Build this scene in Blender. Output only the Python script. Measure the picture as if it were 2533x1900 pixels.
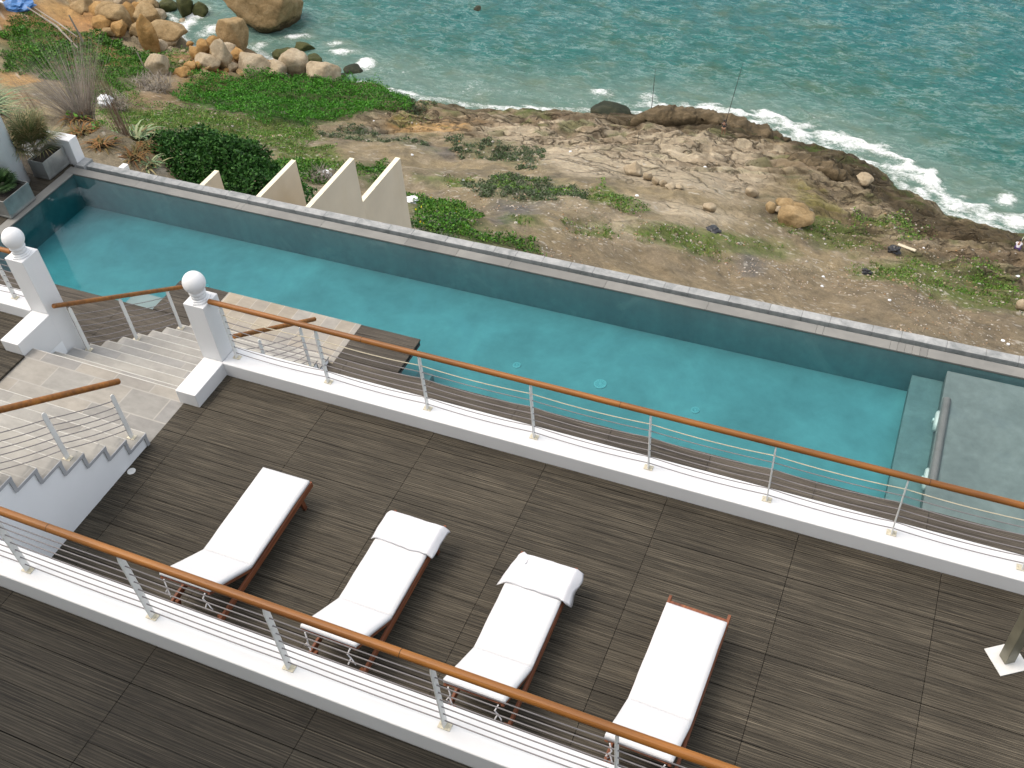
import bpy, bmesh, math, random
import numpy as np
from mathutils import Vector, Matrix, Euler, noise

for o in list(bpy.data.objects):
    bpy.data.objects.remove(o)
scene = bpy.context.scene
col = scene.collection
R = math.radians

# ---------------------------------------------------------------- camera
cam_d = bpy.data.cameras.new('camera')
cam = bpy.data.objects.new('camera', cam_d)
col.objects.link(cam)
cam.location = (0, 0, 10.0534)
cam.rotation_euler = (R(44.789), R(3.714), R(22.793))
cam_d.sensor_width = 36.0
cam_d.lens = 36.0*2568.6/2533.0
cam_d.clip_start = 0.1
cam_d.clip_end = 9000
scene.camera = cam

# ---------------------------------------------------------------- sky, sun, exposure
SUN_EL, SUN_AZ = 62.0, -100.0         # azimuth: degrees from +Y towards +X (veiled sun high on the left)
world = bpy.data.worlds.new('World')
scene.world = world
world.use_nodes = True
wn = world.node_tree
for n in list(wn.nodes): wn.nodes.remove(n)
wo = wn.nodes.new('ShaderNodeOutputWorld'); wb = wn.nodes.new('ShaderNodeBackground')
sky = wn.nodes.new('ShaderNodeTexSky'); sky.sky_type = 'NISHITA'; sky.sun_disc = False
sky.sun_elevation = R(SUN_EL); sky.sun_rotation = R(SUN_AZ)
sky.air_density = 1.0; sky.dust_density = 9.0; sky.ozone_density = 1.0
wb.inputs['Strength'].default_value = 0.15
veil = wn.nodes.new('ShaderNodeMix'); veil.data_type = 'RGBA'; veil.blend_type = 'MULTIPLY'; veil.inputs[0].default_value = 1.0
veil.inputs[7].default_value = (1.01, 1.0, .965, 1)          # thin white cloud over the blue
cloud = wn.nodes.new('ShaderNodeMix'); cloud.data_type = 'RGBA'; cloud.inputs[0].default_value = .55
cloud.inputs[7].default_value = (5.0, 5.15, 5.3, 1)             # even high cloud
wn.links.new(sky.outputs[0], veil.inputs[6]); wn.links.new(veil.outputs[2], cloud.inputs[6]); wn.links.new(cloud.outputs[2], wb.inputs[0]); wn.links.new(wb.outputs[0], wo.inputs[0])
sl = bpy.data.lights.new('sun', 'SUN'); so = bpy.data.objects.new('sun', sl); col.objects.link(so)
sl.energy = 0.50; sl.angle = R(35); sl.color = (1.0, .97, .92)
sd = Vector((math.sin(R(SUN_AZ))*math.cos(R(SUN_EL)), math.cos(R(SUN_AZ))*math.cos(R(SUN_EL)), math.sin(R(SUN_EL))))
so.rotation_euler = sd.to_track_quat('Z', 'Y').to_euler()
so.location = (-30, 20, 60)
scene.view_settings.view_transform = 'Standard'
scene.view_settings.look = 'None'
scene.view_settings.gamma = 1.0
scene.view_settings.exposure = 0.93
scene.render.engine = 'CYCLES'
scene.cycles.max_bounces = 8
scene.cycles.transparent_max_bounces = 12
scene.cycles.caustics_reflective = False
scene.cycles.caustics_refractive = False

# ---------------------------------------------------------------- helpers
def tag(o, label=None, cat=None, group=None, kind=None):
    if label: o['label'] = label
    if cat: o['category'] = cat
    if group: o['group'] = group
    if kind: o['kind'] = kind
    return o
def empty(name, loc=(0, 0, 0), rz=0.0):
    o = bpy.data.objects.new(name, None); o.location = loc; o.rotation_euler = (0, 0, rz)
    o.empty_display_size = .2
    col.objects.link(o); return o
def link_mesh(name, me, mat, parent=None, smooth=False):
    if mat: me.materials.append(mat)
    if smooth: me.polygons.foreach_set('use_smooth', [True]*len(me.polygons))
    o = bpy.data.objects.new(name, me); col.objects.link(o)
    if parent: o.parent = parent
    return o
def np_mesh(name, V, F, mat, parent=None, smooth=False, attrs=None):
    """V (n,3) float, F (m,k) int with k = 3 or 4"""
    V = np.asarray(V, np.float32); F = np.asarray(F, np.int32)
    me = bpy.data.meshes.new(name); k = F.shape[1]
    me.vertices.add(len(V)); me.vertices.foreach_set('co', V.ravel())
    me.loops.add(F.size); me.loops.foreach_set('vertex_index', F.ravel())
    me.polygons.add(len(F)); me.polygons.foreach_set('loop_start', np.arange(0, F.size, k, dtype=np.int32))
    me.polygons.foreach_set('loop_total', np.full(len(F), k, np.int32))
    me.update(calc_edges=True)
    for an, (ty, data) in (attrs or {}).items():
        a = me.attributes.new(an, ty, 'POINT')
        a.data.foreach_set('color' if ty == 'FLOAT_COLOR' else 'value', np.asarray(data, np.float32).ravel())
    return link_mesh(name, me, mat, parent, smooth)
class MB:
    def __init__(s): s.v = []; s.f = []
    def add(s, vs, fs):
        n = len(s.v); s.v += [tuple(v) for v in vs]; s.f += [tuple(i+n for i in f) for f in fs]
    def box(s, x0, x1, y0, y1, z0, z1, M=None):
        vs = [(x0, y0, z0), (x1, y0, z0), (x1, y1, z0), (x0, y1, z0), (x0, y0, z1), (x1, y0, z1), (x1, y1, z1), (x0, y1, z1)]
        if M: vs = [M @ Vector(v) for v in vs]
        s.add(vs, [(0, 3, 2, 1), (4, 5, 6, 7), (0, 1, 5, 4), (1, 2, 6, 5), (2, 3, 7, 6), (3, 0, 4, 7)])
    def bar(s, p, q, w, h, up=(0, 0, 1)):
        """rectangular bar from p to q; w across, h along up"""
        p = Vector(p); q = Vector(q); d = (q-p).normalized(); u = Vector(up)
        sd_ = d.cross(u).normalized(); u = sd_.cross(d).normalized()
        vs = [a+sd_*(i*w/2)+u*(j*h/2) for a in (p, q) for i, j in ((-1, -1), (1, -1), (1, 1), (-1, 1))]
        s.add(vs, [(0, 1, 2, 3), (7, 6, 5, 4), (0, 4, 5, 1), (1, 5, 6, 2), (2, 6, 7, 3), (3, 7, 4, 0)])
    def tube(s, pts, r, n=10, caps=True):
        pts = [Vector(p) for p in pts]; rings = []
        rr = r if isinstance(r, (list, tuple)) else [r]*len(pts)
        for i, p in enumerate(pts):
            d = (pts[min(i+1, len(pts)-1)]-pts[max(i-1, 0)]).normalized()
            a = d.cross(Vector((0, 0, 1)))
            if a.length < 1e-3: a = d.cross(Vector((0, 1, 0)))
            a.normalize(); b = a.cross(d)
            rings.append([p+(a*math.cos(2*math.pi*k/n)+b*math.sin(2*math.pi*k/n))*rr[i] for k in range(n)])
        vs = [v for rg in rings for v in rg]; fs = []
        for i in range(len(pts)-1):
            for k in range(n):
                fs.append((i*n+k, i*n+(k+1) % n, (i+1)*n+(k+1) % n, (i+1)*n+k))
        if caps: fs += [tuple(range(n))[::-1], tuple(range((len(pts)-1)*n, len(pts)*n))]
        s.add(vs, fs)
    def lathe(s, c, prof, n=24):
        """prof: (radius, z) from bottom to top, closed by caps"""
        vs = [(c[0]+r*math.cos(2*math.pi*k/n), c[1]+r*math.sin(2*math.pi*k/n), c[2]+z) for r, z in prof for k in range(n)]
        fs = [(i*n+k, i*n+(k+1) % n, (i+1)*n+(k+1) % n, (i+1)*n+k) for i in range(len(prof)-1) for k in range(n)]
        fs += [tuple(range(n))[::-1], tuple(range((len(prof)-1)*n, len(prof)*n))]
        s.add(vs, fs)
    def prism(s, poly, axis, a, b):
        """poly: 2-D points; axis 'x': poly is (y,z) extruded in x from a to b"""
        mk = {'x': lambda p, t: (t, p[0], p[1]), 'y': lambda p, t: (p[0], t, p[1]), 'z': lambda p, t: (p[0], p[1], t)}[axis]
        n = len(poly); vs = [mk(p, a) for p in poly]+[mk(p, b) for p in poly]
        fs = [tuple(range(n))[::-1], tuple(range(n, 2*n))]+[(i, (i+1) % n, n+(i+1) % n, n+i) for i in range(n)]
        s.add(vs, fs)
    def build(s, name, mat, parent=None, smooth=False, bevel=0, seg=2, angle=None):
        me = bpy.data.meshes.new(name); me.from_pydata(s.v, [], s.f)
        bm = bmesh.new(); bm.from_mesh(me); bmesh.ops.recalc_face_normals(bm, faces=bm.faces); bm.to_mesh(me); bm.free()
        o = link_mesh(name, me, mat, parent, smooth)
        if bevel:
            b = o.modifiers.new('bevel', 'BEVEL'); b.width = bevel; b.segments = seg; b.limit_method = 'ANGLE'; b.angle_limit = R(35)
        if smooth and angle:
            try: me.shade_smooth_by_angle(angle=R(angle)) if hasattr(me, 'shade_smooth_by_angle') else None
            except Exception: pass
        return o
def copy_tree(o, parent=None):
    c = o.copy(); col.objects.link(c)
    if parent: c.parent = parent
    for ch in list(o.children): copy_tree(ch, c)
    return c

# ---------------------------------------------------------------- materials
class NM:
    def __init__(s, name, rough=.6, spec=.5, metal=0.0):
        s.m = bpy.data.materials.new(name); s.m.use_nodes = True; s.t = s.m.node_tree
        s.b = s.t.nodes['Principled BSDF']
        s.b.inputs['Roughness'].default_value = rough; s.b.inputs['Metallic'].default_value = metal
        s.b.inputs['Specular IOR Level'].default_value = spec
        s.co = None
    def n(s, ty, **kw):
        nd = s.t.nodes.new(ty)
        for k, v in kw.items(): setattr(nd, k, v)
        return nd
    def l(s, a, b): s.t.links.new(a, b)
    def coord(s, scale=(1, 1, 1), src='Object', rot=(0, 0, 0)):
        tc = s.n('ShaderNodeTexCoord'); mp = s.n('ShaderNodeMapping')
        mp.inputs['Scale'].default_value = scale; mp.inputs['Rotation'].default_value = rot
        s.l(tc.outputs[src], mp.inputs[0]); return mp.outputs[0]
    def world(s, scale=(1, 1, 1)):
        g = s.n('ShaderNodeNewGeometry'); mp = s.n('ShaderNodeMapping'); mp.inputs['Scale'].default_value = scale
        s.l(g.outputs['Position'], mp.inputs[0]); return mp.outputs[0]
    def noise(s, vec, scale=5, detail=4, rough=.55, dist=0):
        nd = s.n('ShaderNodeTexNoise'); s.l(vec, nd.inputs['Vector'])
        nd.inputs['Scale'].default_value = scale; nd.inputs['Detail'].default_value = detail
        nd.inputs['Roughness'].default_value = rough; nd.inputs['Distortion'].default_value = dist
        return nd.outputs['Fac']
    def ramp(s, fac, stops, interp='LINEAR'):
        nd = s.n('ShaderNodeValToRGB'); s.l(fac, nd.inputs[0]); cr = nd.color_ramp; cr.interpolation = interp
        while len(cr.elements) < len(stops): cr.elements.new(.5)
        for e, (p, c) in zip(cr.elements, stops):
            e.position = p; e.color = (c, c, c, 1) if isinstance(c, (int, float)) else (*c, 1)
        return nd.outputs[0]
    def mix(s, a, b, fac, mode='MIX'):
        nd = s.n('ShaderNodeMix', data_type='RGBA', blend_type=mode)
        for i, v in ((0, fac), (6, a), (7, b)):
            if hasattr(v, 'is_output'): s.l(v, nd.inputs[i])
            else: nd.inputs[i].default_value = (*v, 1) if isinstance(v, (tuple, list)) else v
        return nd.outputs[2]
    def math(s, op, a, b=0.0, clamp=False):
        nd = s.n('ShaderNodeMath', operation=op, use_clamp=clamp)
        for i, v in ((0, a), (1, b)):
            if hasattr(v, 'is_output'): s.l(v, nd.inputs[i])
            else: nd.inputs[i].default_value = v
        return nd.outputs[0]
    def bump(s, h, strength=.3, dist=.01):
        nd = s.n('ShaderNodeBump'); nd.inputs['Strength'].default_value = strength; nd.inputs['Distance'].default_value = dist
        s.l(h, nd.inputs['Height']); s.l(nd.outputs[0], s.b.inputs['Normal']); return nd
    def base(s, c):
        if hasattr(c, 'is_output'): s.l(c, s.b.inputs['Base Color'])
        else: s.b.inputs['Base Color'].default_value = (*c, 1)
        return s
M = {}
def simple(name, c, rough=.6, var=.12, scale=3, metal=0, bump=.0, bscale=40, spec=.5, stain=None):
    k = NM(name, rough, spec, metal); v = k.world()
    n1 = k.noise(v, scale, 5)
    lo = tuple(x*(1-var) for x in c); hi = tuple(min(1, x*(1+var)) for x in c)
    out = k.ramp(n1, [(.3, lo), (.7, hi)])
    if stain:
        n2 = k.noise(k.world((1, 1, .35)), stain[1], 6, .65)
        out = k.mix(out, stain[0], k.ramp(n2, [(stain[2], 0.0), (stain[2]+.18, stain[3])]))
    k.base(out)
    if bump: k.bump(k.noise(v, bscale, 4), bump, .01)
    M[name] = k.m; return k
def wood_deck(name, dark, light, red=.0):
    k = NM(name, .75, .25)
    st = k.noise(k.world((1.0, 105, 1)), 1.0, 6, .75)
    st2 = k.noise(k.world((.7, 9, 1)), 1.0, 4, .6)
    fine = k.noise(k.world((1.1, 210, 1)), 1.0, 3, .55)
    big = k.noise(k.world((.35, .35, 1)), 1.3, 4, .6)
    sp_ = k.n('ShaderNodeSeparateXYZ'); k.l(k.world(), sp_.inputs[0]); cb = k.n('ShaderNodeCombineXYZ')
    k.l(k.math('FLOOR', k.math('DIVIDE', k.math('ADD', sp_.outputs[0], .333), 1.588)), cb.inputs[0]); k.l(k.math('FLOOR', k.math('DIVIDE', sp_.outputs[1], .524)), cb.inputs[1])
    pan = k.n('ShaderNodeTexWhiteNoise', noise_dimensions='2D'); k.l(cb.outputs[0], pan.inputs[0])
    blot = k.noise(k.world((1.2, 2.4, 1)), 1.4, 5, .7)
    g = k.n('ShaderNodeNewGeometry')
    c = k.ramp(st, [(.36, dark), (.5, tuple((a+b)/2 for a, b in zip(dark, light))), (.66, light)])
    c = k.mix(c, (.6, .58, .56), k.ramp(st2, [(.3, .0), (.75, .55)]), 'MULTIPLY')
    c = k.mix(c, k.ramp(g.outputs['Random Per Island'], [(0, .80), (.5, 1.0), (1, 1.2)]), .7, 'MULTIPLY')
    c = k.mix(c, k.ramp(big, [(.3, .80), (.7, 1.15)]), .8, 'MULTIPLY')
    c = k.mix(c, k.ramp(pan.outputs['Value'], [(0, .78), (1, 1.18)]), .75, 'MULTIPLY')
    c = k.mix(c, k.ramp(blot, [(.25, .38), (.42, 1.0)]), .75, 'MULTIPLY')
    c = k.mix(c, tuple(v*2.3 for v in light), k.ramp(fine, [(.58, 0.0), (.70, .75)]))
    # fine machined grooves along each board
    gp = k.n('ShaderNodeSeparateXYZ'); k.l(k.world(), gp.inputs[0])
    s_ = k.math('SINE', k.math('MULTIPLY', gp.outputs[1], 2*math.pi/.0262))
    c = k.mix(c, (.35, .34, .33), k.ramp(k.math('MULTIPLY_ADD', s_, .5), [(.0, .75), (.35, 0.0)]), 'MULTIPLY')
    k.base(c)
    k.bump(k.math('ADD', k.math('MULTIPLY', s_, .5), st), .5, .004)
    M[name] = k.m
wood_deck('deck_wood', (.008, .0068, .0048), (.112, .096, .070))
wood_deck('deck_wood_shaded', (.006, .0052, .004), (.050, .044, .033))  # darker deck copy: building shade on the upper terrace put into its colour
wood_deck('deck_wood_light', (.028, .024, .019), (.125, .108, .086))
simple('gap_dark', (.008, .007, .006), .9)
simple('white_paint', (.70, .705, .712), .55, .03, 1.2, bump=.12, bscale=60, stain=((.62, .63, .62), 1.1, .58, .35))
simple('white_wall', (.84, .86, .88), .6, .03, 1.0, bump=.15, bscale=80, stain=((.60, .63, .66), .8, .55, .4))
simple('cushion', (.60, .605, .615), .85, .012, 2, bump=.15, bscale=350, spec=.2)
simple('towel', (.69, .69, .715), .95, .012, 6, bump=.55, bscale=260, spec=.1)
simple('steel', (.70, .70, .68), .4, .08, 4, metal=.0)
simple('wire_steel', (.22, .20, .20), .5, .05, 4, metal=.0)
simple('wire_cream', (.66, .58, .42), .5, .05, 4)
simple('foot_cream', (.60, .55, .42), .5, .2, 30)
simple('post_steel', (.22, .21, .155), .35, .25, 3, metal=.45)
simple('plate_white', (.62, .62, .60), .5, .1, 6, stain=((.38, .37, .30), 3, .55, .5))
simple('zinc', (.36, .37, .36), .34, .25, 2.5, metal=.7, stain=((.22, .24, .23), 3, .5, .6))
simple('soil_dark', (.018, .015, .011), .95, .3, 20, bump=.6)
simple('beige_render_lit', (.72, .66, .50), .8, .08, 4, bump=.25, bscale=40)  # paler copy of the beige render: daylight on the wall tops put into colour
simple('beige_render', (.56, .49, .38), .85, .08, .9, bump=.25, bscale=30, stain=((.52, .43, .30), 1.6, .5, .4))
simple('light_lens', (.62, .66, .64), .3, .03)
simple('grate_white', (.42, .45, .45), .4, .02)
simple('nosing_highlight', (.50, .49, .455), .7, .08, 8)  # paler strips on tread edges: the light caught there put into the colour
simple('strap', (.72, .70, .70), .8, .05)
def rail_wood():
    k = NM('rail_wood', .5, .4)
    a = k.noise(k.world((.6, 14, 14)), 1.0, 5, .6); b = k.noise(k.world((.9, 2, 2)), 1.0, 3)
    c = k.ramp(a, [(.3, (.15, .050, .006)), (.6, (.27, .100, .011)), (.8, (.36, .15, .022))])
    c = k.mix(c, k.ramp(b, [(.3, .62), (.7, 1.2)]), .8, 'MULTIPLY'); k.base(c); k.bump(a, .15, .004)
    k.b.inputs['Coat Weight'].default_value = .1; k.b.inputs['Coat Roughness'].default_value = .25
    M['rail_wood'] = k.m
    k = NM('frame_wood', .55, .4)
    a = k.noise(k.coord((14, 1.2, 14)), 1.0, 5, .6)
    k.base(k.ramp(a, [(.3, (.085, .026, .012)), (.55, (.19, .062, .026)), (.8, (.30, .12, .05))])); k.bump(a, .2, .003)
    M['frame_wood'] = k.m
rail_wood()
def stone(name, cols, joint, tx, ty, jw=.012, off=.5, jm=.45):
    """laid stone tiles, world-aligned, with pale joints"""
    k = NM(name, .8, .3)
    br = k.n('ShaderNodeTexBrick'); k.l(k.world((1/tx, 1/tx, 1/tx)), br.inputs['Vector'])
    br.inputs['Scale'].default_value = 1; br.inputs['Brick Width'].default_value = 1.0; br.inputs['Row Height'].default_value = ty/tx
    br.inputs['Mortar Size'].default_value = jw/tx; br.inputs['Mortar Smooth'].default_value = .3; br.inputs['Bias'].default_value = 0
    br.offset = off
    br.inputs['Color1'].default_value = (0, 0, 0, 1); br.inputs['Color2'].default_value = (1, 1, 1, 1); br.inputs['Mortar'].default_value = (.5, .5, .5, 1)
    c = k.ramp(br.outputs['Color'], [(0, cols[0]), (.35, cols[1]), (.65, cols[2]), (1, cols[3])])
    n = k.noise(k.world((1, 2.2, 2)), 4.0, 6, .65); n2 = k.noise(k.world(), 1.3, 5, .6)
    c = k.mix(c, k.ramp(n, [(.3, .82), (.7, 1.12)]), .8, 'MULTIPLY')
    c = k.mix(c, k.ramp(n2, [(.35, .85), (.65, 1.08)]), .8, 'MULTIPLY')
    c = k.mix(c, joint, k.math('MULTIPLY', br.outputs['Fac'], jm))
    k.base(c); k.bump(k.math('SUBTRACT', n, k.math('MULTIPLY', br.outputs['Fac'], .4)), .25, .006)
    M[name] = k.m
G1 = [(.28, .268, .245), (.32, .31, .285), (.35, .335, .30), (.29, .285, .272)]
stone('stair_stone', G1, (.36, .35, .325), .62, .309, .012, .5, .10)
stone('landing_stone', [(.215, .21, .20), (.29, .28, .255), (.315, .29, .25), (.24, .235, .225)], (.36, .35, .325), .66, .42, .013, .42)
stone('paving_stone', [(.31, .265, .20), (.29, .275, .25), (.34, .285, .205), (.28, .275, .26)], (.52, .49, .44), .30, 1.3, .006, 0)
def concrete(name, c0, c1, sc=1.2, rough=.7, blot=None, bump=.3, isl=0):
    k = NM(name, rough, .35)
    a = k.noise(k.world((1, 1, .3)), sc, 7, .65, .4); b = k.noise(k.world(), sc*5, 5, .6)
    c = k.ramp(a, [(.3, c0), (.7, c1)]); c = k.mix(c, k.ramp(b, [(.3, .85), (.7, 1.1)]), .7, 'MULTIPLY')
    if blot: c = k.mix(c, blot, k.ramp(k.noise(k.world(), sc*.8, 6, .7, .8), [(.55, 0.0), (.68, .6)]))
    if isl:
        g = k.n('ShaderNodeNewGeometry'); c = k.mix(c, k.ramp(g.outputs['Random Per Island'], [(0, .72), (.35, 1.0), (1, 1.12)]), isl, 'MULTIPLY')
    k.base(c); k.bump(b, bump, .008); M[name] = k.m
concrete('coping_stone', (.145, .145, .135), (.22, .215, .198), .5, .6, (.25, .245, .22), isl=.8)
concrete('coping_outer', (.20, .21, .21), (.37, .375, .37), 3.5, .8, (.12, .135, .135), isl=.35)
concrete('pool_wall', (.10, .25, .265), (.175, .36, .37), .9, .85, (.26, .43, .43), .1)  # dark teal of light lost in the water, put into the wall colour
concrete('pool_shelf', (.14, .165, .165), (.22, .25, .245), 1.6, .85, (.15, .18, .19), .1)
concrete('pipe_grey', (.15, .16, .16), (.20, .21, .21), 2, .5)
concrete('pool_render', (.205, .225, .228), (.33, .35, .35), .55, .8, (.27, .30, .315), .1)
concrete('gutter_dark', (.015, .015, .013), (.04, .038, .033), 3, .9)

def water_mat():
    k = NM('pool_water'); t = k.t; t.nodes.remove(k.b)
    out = [n for n in t.nodes if n.type == 'OUTPUT_MATERIAL'][0]
    tr = k.n('ShaderNodeBsdfTransparent'); gl = k.n('ShaderNodeBsdfGlossy'); gl.inputs['Roughness'].default_value = .03
    fr = k.n('ShaderNodeFresnel'); fr.inputs['IOR'].default_value = 1.33
    b = k.n('ShaderNodeBump'); b.inputs['Strength'].default_value = .12; b.inputs['Distance'].default_value = .02
    k.l(k.noise(k.world((1, 1, 1)), 2.2, 4, .55, .6), b.inputs['Height']); k.l(b.outputs[0], gl.inputs['Normal']); k.l(b.outputs[0], fr.inputs['Normal'])
    mx = k.n('ShaderNodeMixShader'); k.l(fr.outputs[0], mx.inputs[0]); k.l(tr.outputs[0], mx.inputs[1]); k.l(gl.outputs[0], mx.inputs[2])
    k.l(mx.outputs[0], out.inputs['Surface'])
    va = k.n('ShaderNodeVolumeAbsorption'); va.inputs['Color'].default_value = (.36, .89, .935, 1); va.inputs['Density'].default_value = 1.35
    k.l(va.outputs[0], out.inputs['Volume'])
    M['pool_water'] = k.m
water_mat()
def leaf_mat(name, cols, rough=.55, spec=.3, trans=.15):
    k = NM(name, rough, spec)
    g = k.n('ShaderNodeNewGeometry')
    n = len(cols)-1
    c = k.ramp(g.outputs['Random Per Island'], [(i/n, cc) for i, cc in enumerate(cols)])
    c = k.mix(c, k.ramp(k.noise(k.world(), .35, 3), [(.3, .7), (.7, 1.25)]), .8, 'MULTIPLY')
    k.base(c)
    k.b.inputs['Transmission Weight'].default_value = 0
    M[name] = k.m
leaf_mat('leaf_lush', [(.014, .085, .003), (.032, .155, .005), (.055, .22, .010), (.09, .28, .018)])
leaf_mat('leaf_weed', [(.012, .06, .004), (.035, .14, .008), (.09, .24, .015), (.05, .10, .015)])
leaf_mat('leaf_mix', [(.03, .10, .008), (.06, .17, .012), (.12, .23, .02), (.17, .17, .05), (.09, .09, .03)])
leaf_mat('leaf_sage', [(.06, .085, .035), (.11, .13, .08), (.045, .11, .02), (.14, .135, .11)])
leaf_mat('leaf_shrub', [(.008, .035, .005), (.014, .060, .008), (.024, .09, .012), (.055, .15, .025), (.010, .045, .007)], .6, .2)
leaf_mat('leaf_palm', [(.012, .03, .010), (.03, .065, .02), (.05, .10, .03)], .5)
leaf_mat('leaf_palm_dry', [(.06, .10, .03), (.14, .15, .06), (.28, .22, .11), (.05, .09, .025)], .6)
leaf_mat('leaf_dry', [(.10, .07, .045), (.18, .13, .085), (.24, .19, .14), (.12, .045, .02)], .8, .2)
leaf_mat('leaf_grey', [(.12, .10, .085), (.20, .18, .155), (.28, .25, .21), (.10, .07, .05)], .9, .1)
leaf_mat('leaf_agave', [(.06, .13, .05), (.14, .24, .10), (.28, .34, .18), (.20, .10, .03)], .5)
leaf_mat('flower_yellow', [(.45, .42, .01), (.60, .50, .02)], .7)
# measured positions (metres)
COAST = [(-161.51, 145.28), (-101.51, 105.28), (-95.0, 100.77), (-90.62, 96.74), (-87.84, 94.63), (-84.89, 96.44), (-79.96, 96.83), (-75.33, 94.3), (-71.04, 92.64), (-64.77, 92.22), (-59.75, 92.59), (-56.22, 91.58), (-51.76, 92.06), (-44.98, 92.21), (-35.0, 94.67), (-23.57, 96.41), (-16.6, 96.32), (-13.54, 95.58), (-6.29, 94.07), (-3.49, 91.96), (-0.75, 89.57), (3.33, 86.99), (7.44, 86.09), (9.92, 85.31), (29.92, 79.31), (69.92, 75.31)]
GREEN2 = [[(-80.2, 69.1), (-75.5, 72.0), (-69.9, 73.4), (-61.8, 73.0), (-55.6, 74.9), (-49.2, 65.3), (-56.1, 65.4), (-62.9, 62.7), (-25.7, 22.6)], [(-54.7, 66.2), (-48.5, 65.7), (-43.6, 61.9), (-43.7, 57.2), (-49.2, 60.2)], [(-85.7, 89.8), (-81.2, 88.4), (-77.6, 84.6), (-76.8, 80.5), (-79.5, 80.1)], [(-24.8, 69.1), (-22.4, 67.9), (-18.5, 65.5), (-21.3, 60.2)], [(-1.2, 68.5), (0.6, 72.3), (5.3, 74.2), (9.8, 75.5), (9.6, 68.5), (6.5, 67.2), (2.4, 67.2)], [(-4.6, 77.8), (-0.4, 79.9), (1.3, 77.7), (-2.0, 75.6)], [(-32.4, 68.1), (-28.6, 68.0), (-25.3, 65.0), (-25.7, 60.2), (-31.1, 61.7)], [(-33.4, 54.0), (-30.5, 55.0), (-24.9, 48.1), (-22.1, 47.6), (-24.7, 42.3)]]
PATCH = {'lush': [[(-74.2, 75.4), (-76.0, 81.1), (-72.5, 87.7), (-65.1, 89.6), (-59.9, 90.1), (-57.1, 92.2), (-51.5, 86.4), (-54.2, 84.1), (-54.7, 79.4), (-57.1, 76.4), (-58.6, 74.6), (-62.1, 73.4), (-68.1, 74.7), (-72.0, 74.6)]], 'weed': [[(-105.0, 83.5), (-105.2, 87.9), (-99.9, 86.2), (-94.0, 87.7), (-87.9, 86.1), (-82.2, 86.5), (-80.0, 84.5), (-80.1, 79.3), (-78.5, 72.1), (-81.3, 70.9), (-89.5, 73.4), (-93.7, 72.0)], [(-80.9, 69.2), (-78.9, 73.2), (-76.2, 72.8), (-76.4, 66.8)], [(-50.4, 60.5), (-49.2, 62.7), (-44.2, 60.7), (-43.7, 57.2), (-46.1, 57.0)], [(-46.0, 65.5), (-44.3, 67.5), (-41.2, 62.6), (-41.9, 60.4)], [(-34.1, 54.5), (-33.9, 57.1), (-30.2, 55.1), (-24.6, 48.2), (-22.7, 48.2), (-21.3, 47.3), (-23.6, 45.4), (-26.3, 44.2), (-29.6, 46.9)]], 'mix': [[(-76.4, 66.8), (-70.3, 72.5), (-62.2, 73.6), (-55.6, 74.9), (-53.5, 71.0), (-58.4, 68.4), (-64.2, 64.3), (-70.1, 63.2)], [(-58.4, 68.4), (-55.4, 70.1), (-47.1, 66.5), (-47.0, 62.3), (-52.7, 63.5)], [(-21.4, 54.9), (-19.4, 57.9), (-18.7, 56.5), (-20.4, 53.1)], [(-17.9, 58.6), (-16.4, 62.0), (-8.6, 68.7), (-8.5, 66.4), (-13.7, 58.9), (-17.0, 56.9)], [(-10.7, 71.3), (-6.0, 76.1), (-2.1, 77.1), (-2.7, 71.8), (-6.7, 70.3)], [(-2.9, 66.9), (0.2, 72.6), (5.6, 75.0), (9.8, 76.0), (9.6, 68.0), (6.5, 66.5), (2.4, 66.5), (-2.4, 65.6)], [(-4.7, 78.1), (-0.1, 80.9), (1.7, 77.9), (-2.0, 76.1)], [(-38.5, 64.5), (-34.5, 65.4), (-33.1, 61.6), (-36.3, 62.0)], [(-25.9, 53.1), (-24.4, 53.8), (-22.6, 51.2), (-23.6, 48.9)], [(-24.2, 67.4), (-21.6, 66.6), (-19.1, 65.0), (-21.4, 60.6), (-24.8, 62.8)], [(-51.2, 83.8), (-47.1, 84.3), (-47.2, 81.3), (-50.9, 80.3)]], 'sage': [[(-55.8, 74.3), (-52.4, 76.6), (-46.5, 75.4), (-42.1, 73.7), (-44.2, 73.0), (-50.7, 73.8)], [(-42.9, 76.1), (-40.2, 78.7), (-36.2, 78.5), (-32.9, 76.4), (-31.4, 71.9), (-35.5, 72.9), (-39.1, 73.5)], [(-33.5, 63.3), (-32.4, 68.1), (-28.6, 68.0), (-24.7, 65.4), (-24.4, 58.9), (-27.8, 58.0), (-30.9, 59.7)], [(-55.6, 86.5), (-54.7, 91.0), (-50.6, 86.3), (-52.5, 84.2)], [(-30.1, 48.0), (-28.7, 49.6), (-25.2, 46.2), (-24.6, 40.6)]]}
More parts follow.
